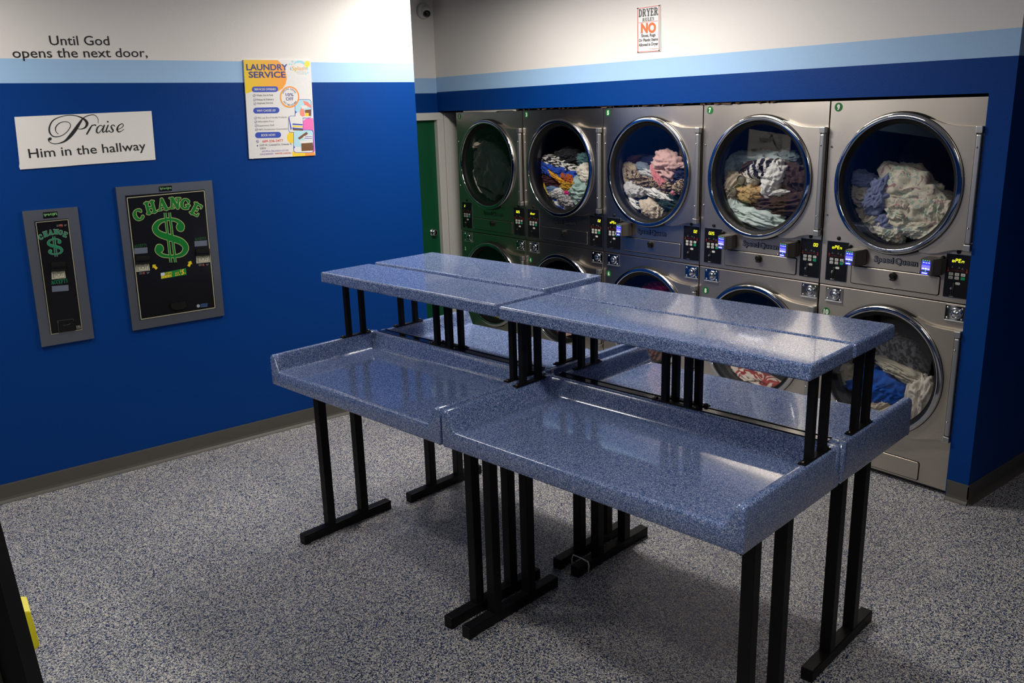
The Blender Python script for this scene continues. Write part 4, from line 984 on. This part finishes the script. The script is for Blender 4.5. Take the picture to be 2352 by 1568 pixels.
for i, (n1, n2, disp, rdr, label) in enumerate(DRY):
    x0, w = XB[i]+.004, XB[i+1]-XB[i]-.008; sx = (XB[i+1]-XB[i])/.876
    root = empty('tumble_dryer', label, 'dryer', (x0, 0, 0), 0, 'stacked stainless steel tumble dryers')
    wl_ = w
    for zc, z0, z1, nm in ((UZ, MIDZ+.003, TOPZ, 'front_panel'), (LZ, BOTZ+.012, MIDZ-.003, 'front_panel')):
        cx = CXL*sx
        rect = [(-cx/sx, z0-zc), ((wl_-cx)/sx, z0-zc), ((wl_-cx)/sx, z1-zc), (-cx/sx, z1-zc)]
        bm = B(); plate_hole(bm, rect, cx, zc, .342, 0, .03, sx, rect); o = obj(nm, bm, STEEL, root)
        bv = o.modifiers.new('bevel', 'BEVEL'); bv.width = .004; bv.segments = 2; bv.limit_method = 'ANGLE'; bv.angle_limit = 1.2
    bm = B(); box(bm, (.004, .03, BOTZ), (.010, .88, TOPZ)); box(bm, (w-.010, .03, BOTZ), (w-.004, .88, TOPZ)); box(bm, (.010, .03, TOPZ-.006), (w-.010, .88, TOPZ)); box(bm, (.010, .86, BOTZ), (w-.010, .88, TOPZ-.006)); box(bm, (.010, .04, .0), (w-.010, .88, .04))
    obj('cabinet', bm, mat('dull_galvanised', (.18, .18, .17), .5, 1.), root)
    porthole(root, x0, sx, UZ, n1); porthole(root, x0, sx, LZ, n2)
    number(root, sx, n1, .047, 2.027); number(root, sx, n2, .055, .889)
    control(root, sx, .037, .170, *disp[0][:1], False, disp[0][1]); control(root, sx, .741, .868, *disp[1][:1], True, disp[1][1])
    coin_return(root, sx, .047, .157); coin_return(root, sx, .762, .866)
    # lint door with a lock
    def framed(name, u0, v0, u1, v1):
        bm = B(); slab(bm, 'Y', -.001, rrect(u0-.004, v0-.004, u1+.004, v1+.004, .012), .0012); g = obj('panel_groove', bm, RUBBER, root)
        bm = B(); slab(bm, 'Y', -.006, rrect(u0, v0, u1, v1, .010), .0062); o = obj(name, bm, STEEL, root)
        bv = o.modifiers.new('bevel', 'BEVEL'); bv.width = .003; bv.segments = 2; bv.limit_method = 'ANGLE'; bv.angle_limit = 1.2
        return o
    ld = framed('lint_door', .201*sx, 1.078, .716*sx, 1.174)
    bm = B(); lu = .460*sx; lathe(bm, [(.001, -.030), (.012, -.030), (.016, -.027), (.018, -.006)], (lu, 0, 1.150), 1, 24); box(bm, (lu-.012, -.024, 1.122), (lu+.012, -.006, 1.146), .004); lo = obj('lock', bm, RUBBER, ld)
    bm = B(); box(bm, (lu-.013, -.026, 1.126), (lu+.013, -.022, 1.136), .001); obj('lock_plate', bm, mat('worn_slot_metal', (.14, .13, .11), .35, 1.), lo)
    framed('lower_panel', .215*sx, .042, .703*sx, .143)
    # raised maker's name
    bm = B(); text(bm, 'Y', -.0022, 'Speed', .333*sx, 1.2125, width=.118*sx, cap_h=.030, bold=.055); text(bm, 'Y', -.0022, 'Queen', .458*sx, 1.2125, width=.132*sx, cap_h=.030, bold=.055)
    lg = obj('logo', bm, LOGOB, root)
    bm = B(); text(bm, 'Y', -.0042, 'Speed', .336*sx, 1.2145, width=.112*sx, cap_h=.026, bold=.012); text(bm, 'Y', -.0042, 'Queen', .461*sx, 1.2145, width=.126*sx, cap_h=.026, bold=.012); obj('logo_letters', bm, LOGOS, lg)
    bm = B(); lathe(bm, [(.001, -.007), (.009, -.006), (.0115, -.002), (.0115, .0)], (.105*sx, 0, 1.317), 1, 20); lathe(bm, [(.001, -.007), (.009, -.006), (.0115, -.002), (.0115, .0)], (.800*sx, 0, 1.311), 1, 20)
    for f, lx, z in ((rdr[0], .185, 1.279), (rdr[1], .724, 1.274)):
        if f: lathe(bm, [(.001, -.020), (.008, -.019), (.010, -.014), (.010, .0)], (lx*sx, 0, z), 1, 20)
    obj('cap_button', bm, RUBBER, root, True)
    if rdr[0]: reader(root, sx, .182)
    if rdr[1]: reader(root, sx, .628)
# ================================================================== laundry in the drums
def cloth(name, col, pat=None, c2=None, c3=None, scale=30., rot=(.4, .2, .8)):
    m = mat('cloth_'+name, col, .9, spec=.2)
    if 'done' in m: return m
    m['done'] = 1
    b = bsdf(m); b.inputs['Sheen Weight'].default_value = .15
    co = objco(m)
    nz = N(m, 'ShaderNodeTexNoise', Scale=400., Detail=2.); lk(m, co, nz.inputs['Vector']); bump(m, nz.outputs['Fac'], .25, .0015)
    if pat:
        mp = N(m, 'ShaderNodeMapping'); mp.inputs['Rotation'].default_value = rot; lk(m, co, mp.inputs[0]); v = mp.outputs[0]
        if pat in ('stripe', 'zebra', 'braid'):
            w = N(m, 'ShaderNodeTexWave', Scale=scale, Distortion={'stripe': 2.5, 'zebra': 9., 'braid': 5.}[pat]); w.inputs['Detail Scale'].default_value = {'stripe': 2., 'zebra': 2.2, 'braid': 3.}[pat]; lk(m, v, w.inputs[0])
            r = ramp(m, [(0, col), (.5, c2)], 'CONSTANT') if pat != 'braid' else ramp(m, [(.2, col), (.8, c2)]); lk(m, w.outputs['Fac'], r.inputs[0])
        elif pat == 'floral':
            n1 = N(m, 'ShaderNodeTexNoise', Scale=scale, Detail=3., Distortion=1.2); lk(m, v, n1.inputs['Vector'])
            r0 = ramp(m, [(0, c2), (.40, c2), (.44, col), (.60, col), (.64, c3), (1, c3)]); lk(m, n1.outputs['Fac'], r0.inputs[0]); r = r0
        elif pat == 'plaid':
            a = N(m, 'ShaderNodeTexWave', Scale=scale, Distortion=1.); lk(m, v, a.inputs[0]); a2 = N(m, 'ShaderNodeTexWave', Scale=scale, Distortion=1., bands_direction='Z'); lk(m, v, a2.inputs[0])
            s = N(m, 'ShaderNodeMath', operation='ADD'); lk(m, a.outputs['Fac'], s.inputs[0]); lk(m, a2.outputs['Fac'], s.inputs[1])
            h = N(m, 'ShaderNodeMath', operation='MULTIPLY'); h.inputs[1].default_value = .5; lk(m, s.outputs[0], h.inputs[0])
            r = ramp(m, [(.25, col), (.45, c2), (.75, c3 or col)]); lk(m, h.outputs[0], r.inputs[0])
        elif pat == 'vine':
            w = N(m, 'ShaderNodeTexVoronoi', Scale=scale, feature='DISTANCE_TO_EDGE'); n1 = N(m, 'ShaderNodeTexNoise', Scale=9.); lk(m, v, n1.inputs['Vector'])
            mx = N(m, 'ShaderNodeMix', data_type='VECTOR'); mx.inputs[0].default_value = .12; lk(m, v, mx.inputs[4]); lk(m, n1.outputs['Color'], mx.inputs[5]); lk(m, mx.outputs[1], w.inputs['Vector'])
            r = ramp(m, [(0, c2), (.035, c2), (.06, col)]); lk(m, w.outputs['Distance'], r.inputs[0])
        lk(m, r.outputs[0], b.inputs['Base Color'])
    return m
def ridge(p): return 1-abs(noise.noise(p))*2
def garment(name, label, cat, group, k, up, px, py, wp_, hp, tilt, Y, m, seed, fold=(1.0, 4.5), ry=.06, amp=1., flat=.75):
    """crumpled cloth lump; px, py, wp_, hp in photo pixels, Y the depth of its middle behind the dryer fronts"""
    c = at(1, Y, px, py); ex = at(1, Y, px+wp_/2, py)-at(1, Y, px-wp_/2, py); ez = at(1, Y, px, py-hp/2)-at(1, Y, px, py+hp/2)
    rx, rz = ex.x/2, ez.z/2
    sx = (XB[k+1]-XB[k])/.876; dcx, dcz = XB[k]+.004+CXL*sx, (UZ if up else LZ)
    rnd = random.Random(seed); o1 = Vector((rnd.uniform(-50, 50), rnd.uniform(-50, 50), rnd.uniform(-50, 50)))
    fa = rnd.uniform(0, PI); t = math.radians(tilt); ca, sa = math.cos(t), math.sin(t); cf, sf = math.cos(fa), math.sin(fa)
    size = (rx+rz)/2; NU = 72 if size > .05 else 44; NV = NU*2//3
    bm = B(); rows = []
    for i in range(NV+1):
        ph = PI*i/NV; row = []
        for j in range(NU):
            th = 2*PI*j/NU
            # pole axis along y so that the lump has clean front and back caps
            q = Vector((math.sin(ph)*math.cos(th), -math.cos(ph), math.sin(ph)*math.sin(th)))
            outl = 1+.34*noise.noise(Vector((q.x*1.4, q.z*1.4, 0))+o1)+.16*noise.noise(Vector((q.x*4, q.z*4, 3))+o1)
            f = Vector((q.x*cf+q.z*sf, q.y, -q.x*sf+q.z*cf))
            wv = noise.noise(f*1.6+o1)*.8
            d1 = ridge(Vector((f.x*fold[0]+wv, f.y*1.2, f.z*fold[1]+wv))*.8+o1); d2 = ridge(Vector((f.x*fold[0]*2.2+wv*2, f.y*2, f.z*fold[1]*2.0))+o1*1.7)
            d3 = noise.noise(f*7+o1)
            dis = ((d1-.4)*.36+(d2-.4)*.20+d3*.07)*amp
            sq = math.copysign(abs(q.y)**flat, q.y)
            x = q.x*rx*outl*(1+dis*.5); z = q.z*rz*outl*(1+dis*.5); y = sq*ry+q.y*dis*min(size, .10)*.75
            X, Z = x*ca-z*sa, x*sa+z*ca
            w = Vector((c.x+X, c.y+y, c.z+Z))
            # keep inside the drum
            dx, dz = (w.x-dcx)/sx, w.z-dcz; r = math.hypot(dx, dz); lim = .322 if w.y < .087 else .340
            if r > lim: w.x = dcx+dx/r*lim*sx; w.z = dcz+dz/r*lim
            w.y = max(w.y, .046+.010*d3)
            row.append(w-c)
        rows.append(row)
    top = bm.verts.new(sum(rows[1], Vector())/NU); V = [[bm.verts.new(p) for p in r] for r in rows[1:-1]]; bot = bm.verts.new(sum(rows[-2], Vector())/NU)
    for a, b_ in zip(V, V[1:]):
        for j in range(NU): bm.faces.new((a[j], a[(j+1) % NU], b_[(j+1) % NU], b_[j]))
    for j in range(NU): bm.faces.new((top, V[0][(j+1) % NU], V[0][j])); bm.faces.new((bot, V[-1][j], V[-1][(j+1) % NU]))
    bmesh.ops.recalc_face_normals(bm, faces=bm.faces)
    o = obj(name, bm, m, None, True); o.location = c
    return tag(o, label, cat, group)
C = dict(
 black=cloth('black', (.012, .012, .014)), bw=cloth('monochrome_stripe', (.012, .012, .014), 'stripe', (.60, .58, .54), scale=9.), royal=cloth('royal_blue', (.012, .055, .36)), maroon=cloth('maroon', (.055, .010, .016)),
 amber=cloth('amber', (.66, .32, .02)), rust=cloth('rust', (.34, .07, .015)), mustard=cloth('mustard', (.42, .24, .02)), mint=cloth('mint', (.30, .42, .38)), cream=cloth('cream', (.62, .58, .50)), teal=cloth('teal', (.07, .15, .16)),
 steel=cloth('steel_blue', (.10, .17, .29)), white=cloth('white', (.66, .65, .62)), yellowdark=cloth('yellow_print', (.58, .38, .03), 'floral', (.02, .02, .03), (.62, .42, .04), scale=16.), plaid=cloth('grey_plaid', (.30, .29, .30), 'plaid', (.03, .03, .04), (.42, .40, .40), scale=14.),
 bluestripe=cloth('blue_stripe', (.014, .05, .30), 'stripe', (.55, .55, .52), scale=5.), lime=cloth('lime_yellow', (.60, .60, .04)), magenta=cloth('magenta', (.50, .015, .16)), dgreen=cloth('dark_green', (.012, .035, .030)),
 navy=cloth('navy', (.012, .016, .055)), khaki=cloth('khaki', (.36, .29, .20)), blush=cloth('blush_pink', (.56, .36, .33)), rose=cloth('rose_pink', (.56, .20, .22)), zebra=cloth('tan_zebra', (.40, .30, .19), 'zebra', (.03, .022, .02), scale=16.),
 greywhite=cloth('grey_white', (.47, .47, .46)), beige=cloth('beige', (.52, .44, .34)), greyblue=cloth('grey_blue', (.14, .18, .23)), salmon=cloth('salmon', (.62, .20, .16)), ice=cloth('ice_blue', (.34, .42, .43)), slate=cloth('slate_blue', (.13, .18, .20)),
 wstripe=cloth('white_black_stripe', (.62, .60, .57), 'stripe', (.012, .014, .03), scale=6.5, rot=(0, .35, 0)), brown=cloth('dark_brown', (.050, .026, .022)), tan=cloth('tan', (.44, .30, .14)), pmint=cloth('pale_mint', (.48, .57, .54)),
 floral=cloth('floral_cream', (.66, .62, .49), 'floral', (.36, .47, .39), (.40, .24, .25), scale=24.), floral2=cloth('floral_tan_dim', (.42, .38, .30), 'floral', (.26, .31, .26), (.28, .18, .17), scale=24.), denim=cloth('chambray_blue', (.19, .225, .38)),  # second floral is a darker copy, dimness of the drum's back in its colours
 ecru=cloth('ecru', (.46, .43, .34)), darkteal=cloth('black_teal', (.007, .012, .013)), olive=cloth('olive_yellow', (.34, .26, .02)), redv=cloth('red_vine', (.66, .58, .48), 'vine', (.34, .03, .03), scale=7.), red=cloth('red', (.40, .025, .02)), mauve=cloth('mauve_brown', (.16, .075, .065)),
 braid=cloth('charcoal_braid', (.030, .030, .034), 'braid', (.20, .20, .21), scale=13.), cobalt=cloth('cobalt', (.008, .085, .42)))
LOADS = [
 # dryer column, upper?, crop origin, crop scale, group, rows: name, label, category, x, y, w, h, tilt, depth, cloth
 (0, True, (940, 230), 3.825, 'laundry in dryer 1', [
  ('blanket', 'huge blackish green blanket filling dryer 1', 'blanket', 715, 620, 330, 650, 0, .17, 'darkteal', dict(ry=.10, fold=(.8, 2.4))),
  ('towel', 'pale yellow cloth corner at the upper left of dryer 1', 'towel', 580, 395, 70, 50, 10, .080, 'beige', dict(ry=.03)),
  ('towel', 'cream strip of cloth along the lower left of dryer 1', 'towel', 570, 760, 70, 250, 25, .085, 'cream', dict(ry=.03))]),
 (1, True, (1190, 220), 3.733, 'laundry in dryer 3', [
  ('t_shirt', 'black garment on top of the heap in dryer 3', 'shirt', 450, 520, 210, 130, 0, .22, 'black', {}),
  ('shirt', 'dark teal garment at the top right of dryer 3', 'shirt', 590, 545, 130, 130, 0, .22, 'teal', {}),
  ('shirt', 'black and white patterned shirt across the top of dryer 3', 'shirt', 330, 572, 340, 120, -14, .17, 'bw', dict(fold=(1, 3.4))),
  ('t_shirt', 'bright royal blue shirt below the black and white one in dryer 3', 'shirt', 325, 640, 330, 135, -12, .15, 'royal', {}),
  ('shirt', 'cream crumpled shirt at the right of dryer 3', 'shirt', 585, 670, 130, 130, -30, .15, 'cream', {}),
  ('trousers', 'maroon garment in the left middle of dryer 3', 'garment', 275, 725, 230, 140, -8, .16, 'maroon', {}),
  ('scarf', 'amber strip of cloth beside the maroon garment in dryer 3', 'scarf', 345, 690, 160, 56, -28, .12, 'amber', dict(ry=.035)),
  ('top', 'rust orange frilled top in the middle of dryer 3', 'top', 435, 705, 120, 70, -18, .125, 'rust', dict(ry=.04, fold=(.8, 6))),
  ('top', 'mustard garment in the centre of dryer 3', 'top', 445, 765, 130, 90, 10, .13, 'mustard', dict(ry=.045)),
  ('shirt', 'pale mint shirt at the lower right of dryer 3', 'shirt', 545, 815, 160, 230, 0, .14, 'mint', {}),
  ('shorts', 'steel blue shorts at the left of dryer 3', 'shorts', 290, 805, 130, 70, 0, .13, 'steel', dict(ry=.045)),
  ('towel', 'white and grey cloth in the lower middle of dryer 3', 'towel', 350, 835, 170, 76, 8, .125, 'white', dict(ry=.045)),
  ('shirt', 'yellow and black printed shirt at the lower left of dryer 3', 'shirt', 250, 845, 150, 130, -30, .14, 'yellowdark', {}),
  ('sock', 'small magenta sock in dryer 3', 'sock', 420, 832, 54, 34, 0, .105, 'magenta', dict(ry=.02)),
  ('shirt', 'grey plaid shirt near the bottom of dryer 3', 'shirt', 425, 890, 160, 120, -30, .13, 'plaid', {}),
  ('shirt', 'dark green garment at the lower left of dryer 3', 'shirt', 300, 910, 130, 56, 0, .135, 'dgreen', dict(ry=.04)),
  ('shirt', 'blue and white striped garment at the bottom of dryer 3', 'shirt', 395, 952, 190, 80, -20, .14, 'bluestripe', {}),
  ('sock', 'lime yellow cloth at the very bottom of dryer 3', 'sock', 315, 955, 80, 54, -15, .115, 'lime', dict(ry=.025))]),
 (2, True, (1380, 220), 3.564, 'laundry in dryer 5', [
  ('trousers', 'navy garment at the back of dryer 5', 'trousers', 400, 570, 440, 170, 0, .24, 'navy', {}),
  ('top', 'maroon garment at the upper left of dryer 5', 'top', 255, 520, 110, 66, 15, .17, 'maroon', dict(ry=.04)),
  ('jeans', 'navy garment at the right of dryer 5', 'trousers', 640, 660, 200, 170, 0, .18, 'navy', {}),
  ('shirt', 'blush pink sleeve at the far right of dryer 5', 'shirt', 665, 568, 110, 46, -6, .15, 'blush', dict(ry=.03)),
  ('trousers', 'khaki garment at the left of dryer 5', 'trousers', 235, 625, 190, 190, -20, .15, 'khaki', {}),
  ('blouse', 'blush pink sheer blouse standing up at the top of dryer 5', 'blouse', 540, 575, 190, 240, -20, .15, 'blush', {}),
  ('top', 'grey blue garment under the khaki one in dryer 5', 'top', 350, 592, 96, 76, -30, .13, 'greyblue', dict(ry=.04)),
  ('towel', 'light grey cloth in the middle of dryer 5', 'towel', 395, 632, 140, 66, -15, .125, 'greywhite', dict(ry=.04)),
  ('blouse', 'rose pink garment falling across the middle of dryer 5', 'blouse', 495, 670, 200, 90, -48, .13, 'rose', dict(ry=.045)),
  ('dress', 'tan and black zebra print garment across dryer 5', 'dress', 400, 700, 420, 120, -12, .14, 'zebra', {}),
  ('dress', 'zebra print piece at the right edge of dryer 5', 'dress', 665, 750, 130, 120, 0, .14, 'zebra', {}),
  ('shorts', 'dark green black garment at the lower right of dryer 5', 'shorts', 570, 870, 200, 160, 0, .16, 'dgreen', {}),
  ('shirt', 'salmon scrap of cloth at the left edge of dryer 5', 'shirt', 212, 775, 70, 66, 0, .12, 'salmon', dict(ry=.03)),
  ('t_shirt', 'grey white shirt at the left of dryer 5', 'shirt', 290, 765, 180, 150, 0, .125, 'greywhite', {}),
  ('shirt', 'white collar shaped cloth in the centre of dryer 5', 'shirt', 465, 790, 250, 82, -16, .12, 'white', dict(ry=.045)),
  ('sock', 'tiny pink sock at the right of dryer 5', 'sock', 600, 792, 44, 42, 0, .10, 'rose', dict(ry=.02)),
  ('trousers', 'navy trousers strip at the lower left of dryer 5', 'trousers', 345, 890, 130, 150, -20, .15, 'navy', {}),
  ('shirt', 'white garment at the lower left of dryer 5', 'shirt', 285, 885, 130, 140, -20, .13, 'white', {}),
  ('trousers', 'beige crumpled garment at the bottom of dryer 5', 'trousers', 430, 925, 200, 160, -15, .125, 'beige', {})]),
 (3, True, (1600, 210), 3.2, 'laundry in dryer 7', [
  ('shirt', 'slate blue garment at the top right of dryer 7', 'shirt', 690, 492, 160, 120, -20, .22, 'slate', {}),
  ('sheet', 'ice blue grey sheet along the top of dryer 7', 'sheet', 410, 500, 470, 150, 0, .20, 'ice', {}),
  ('sheet', 'pale blue grey cloth at the left edge of dryer 7', 'sheet', 240, 560, 130, 190, 0, .16, 'ice', {}),
  ('dress', 'dark brown garment at the right of dryer 7', 'dress', 735, 645, 260, 240, 0, .17, 'brown', {}),
  ('dress', 'dark brown draped garment across the lower right of dryer 7', 'dress', 620, 830, 470, 190, 4, .15, 'brown', dict(fold=(.8, 5))),
  ('top', 'small brown garment in the upper middle of dryer 7', 'top', 395, 565, 130, 110, 20, .14, 'brown', dict(ry=.045)),
  ('t_shirt', 'white shirt with bold black stripes in dryer 7', 'shirt', 500, 570, 250, 170, 10, .14, 'wstripe', {}),
  ('t_shirt', 'plain white shirt in the centre of dryer 7', 'shirt', 570, 640, 150, 270, -28, .12, 'white', dict(ry=.05)),
  ('shirt', 'cream garment beside the beige one in dryer 7', 'shirt', 400, 640, 110, 130, 0, .125, 'cream', dict(ry=.045)),
  ('trousers', 'beige garment at the left of dryer 7', 'trousers', 275, 705, 150, 230, -20, .13, 'beige', {}),
  ('trousers', 'tan yellow garment left of centre in dryer 7', 'trousers', 400, 745, 200, 140, 8, .12, 'tan', dict(ry=.05)),
  ('towel', 'white cloth under the plain white shirt in dryer 7', 'towel', 600, 745, 150, 50, 8, .11, 'white', dict(ry=.03)),
  ('sheet', 'pale mint cloth at the lower left of dryer 7', 'sheet', 295, 840, 150, 120, -35, .125, 'pmint', {}),
  ('sheet', 'pale mint cloth along the bottom of dryer 7', 'sheet', 470, 930, 430, 160, -6, .12, 'pmint', {})]),
 (4, True, (1880, 200), 3.015, 'laundry in dryer 9', [
  ('bedsheet', 'tan floral sheet at the back of the heap in dryer 9', 'sheet', 640, 650, 380, 220, -25, .25, 'floral2', {}),
  ('bedsheet', 'tan floral cloth at the right back of dryer 9', 'sheet', 830, 765, 200, 100, -5, .20, 'floral2', {}),
  ('bedsheet', 'large cream floral sheet over the middle of dryer 9', 'sheet', 620, 750, 500, 330, -30, .15, 'floral', dict(ry=.08, fold=(.8, 3.6))),
  ('shirt', 'chambray blue cloth at the upper left of dryer 9', 'shirt', 310, 640, 160, 120, -15, .13, 'denim', {}),
  ('towel', 'ecru cloth at the left edge of dryer 9', 'towel', 300, 745, 160, 160, 0, .13, 'ecru', {}),
  ('bedsheet', 'cream floral cloth at the right of dryer 9', 'sheet', 850, 850, 220, 190, -10, .135, 'floral', {}),
  ('bedsheet', 'cream floral folds in the middle of dryer 9', 'sheet', 570, 870, 190, 280, 15, .115, 'floral', dict(ry=.05, fold=(.8, 5))),
  ('bedsheet', 'cream floral cloth at the bottom right of dryer 9', 'sheet', 740, 985, 320, 140, 12, .125, 'floral', {}),
  ('towel', 'ecru cloth at the bottom left of dryer 9', 'towel', 370, 930, 230, 220, -40, .135, 'ecru', {}),
  ('bedsheet', 'cream floral strip at the very bottom of dryer 9', 'sheet', 500, 1010, 200, 110, -25, .12, 'floral', {}),
  ('shirt', 'chambray blue shirt hanging down in dryer 9', 'shirt', 425, 745, 160, 290, -22, .10, 'denim', dict(ry=.055)),
  ('shirt', 'chambray blue sleeve low in dryer 9', 'shirt', 460, 935, 130, 110, -25, .105, 'denim', dict(ry=.04))]),
 (0, False, (880, 680), 6.533, 'laundry in dryer 2', [
  ('towel', 'olive garment at the right of the lower left dryer', 'towel', 1770, 385, 170, 90, 0, .14, 'olive', {}),
  ('shirt', 'rust spot of cloth at the left of the lower left dryer', 'shirt', 1530, 330, 90, 80, 0, .13, 'rust', dict(ry=.03)),
  ('shirt', 'yellow garment seen behind the table posts, left of two', 'shirt', 1590, 360, 150, 150, -20, .115, 'olive', dict(ry=.045)),
  ('shirt', 'yellow garment seen behind the table posts, right of two', 'shirt', 1690, 400, 150, 90, -15, .115, 'olive', dict(ry=.045))]),
 (1, False, (1100, 600), 6.82, 'laundry in dryer 4', [
  ('towel', 'pale pink cloth in the lower dryer of stack 3', 'towel', 1330, 1130, 130, 130, -30, .13, 'blush', {}),
  ('towel', 'coral red towel in the lower dryer of stack 3', 'towel', 1180, 1140, 190, 180, -20, .125, 'salmon', {}),
  ('towel', 'coral red cloth at the bottom of the lower dryer of stack 3', 'towel', 1270, 1220, 180, 90, -15, .12, 'salmon', {})]),
 (2, False, (1460, 780), 7.84, 'laundry in dryer 6', [
  ('blanket', 'mauve brown blanket in the lower dryer of stack 5', 'blanket', 280, 180, 620, 560, 0, .15, 'mauve', {}),
  ('top', 'magenta garment high in the lower dryer of stack 5', 'top', 420, -900, 420, 300, 0, .26, 'magenta', {})]),
 (3, False, (1460, 780), 7.84, 'laundry in dryer 8', [
  ('towel', 'red cloth at the left of the lower dryer of stack 7', 'towel', 1690, 560, 240, 320, 0, .15, 'red', {}),
  ('sheet', 'cream sheet with red flowers in the lower dryer of stack 7', 'sheet', 2150, 700, 800, 420, -12, .14, 'redv', dict(fold=(.7, 2.5)))]),
 (4, False, (1880, 640), 2.905, 'laundry in dryer 10', [
  ('blanket', 'charcoal grey knitted blanket at the top of dryer 10', 'blanket', 560, 520, 330, 230, -20, .20, 'braid', dict(fold=(1, 3))),
  ('towel', 'ecru cloth at the left of dryer 10', 'towel', 195, 650, 150, 170, 0, .15, 'ecru', {}),
  ('towel', 'ecru band of cloth over the blue one in dryer 10', 'towel', 560, 620, 420, 90, -18, .135, 'ecru', dict(ry=.05)),
  ('t_shirt', 'deep blue garment in the middle of dryer 10', 'shirt', 400, 725, 400, 230, -8, .13, 'cobalt', {}),
  ('towel', 'cream towel at the right of dryer 10', 'towel', 690, 800, 190, 330, 10, .125, 'cream', {}),
  ('towel', 'beige cloth at the bottom of dryer 10', 'towel', 430, 850, 220, 110, 8, .11, 'beige', dict(ry=.045))]),
]
sd = 100
for k_, up, (ox, oy), cs, grp, rows_ in LOADS:
    for (nm, lab, cat, x, y, w, h, tl, Y, cl, kw) in rows_:
        sd += 1
        garment(nm, lab, cat, grp, k_, up, ox+x/cs, oy+y/cs, w/cs, h/cs, -tl if False else tl, Y, C[cl], sd, **kw)

# two round lenses sewn into the beige garment of dryer 7
for o in [x for x in COL.objects if x.get('label') == 'beige garment at the left of dryer 7']:
    for px, py in ((1701.6, 413), (1682.8, 441)):
        p = at(1, .062, px, py)-o.location; bm = B()
        lathe(bm, [(.023, .004), (.024, -.003), (.027, -.006), (.030, -.003), (.031, .006)], p, 1, 28); ln = obj('lens_rim', bm, mat('lens_rim_grey', (.12, .11, .09), .3), o, True)
        bm = B(); lathe(bm, [(.024, .002), (.016, -.002), (.001, -.004)], p, 1, 24); obj('round_lens', bm, mat('smoky_lens', (.16, .14, .10), .08, coat=1.), ln, True)
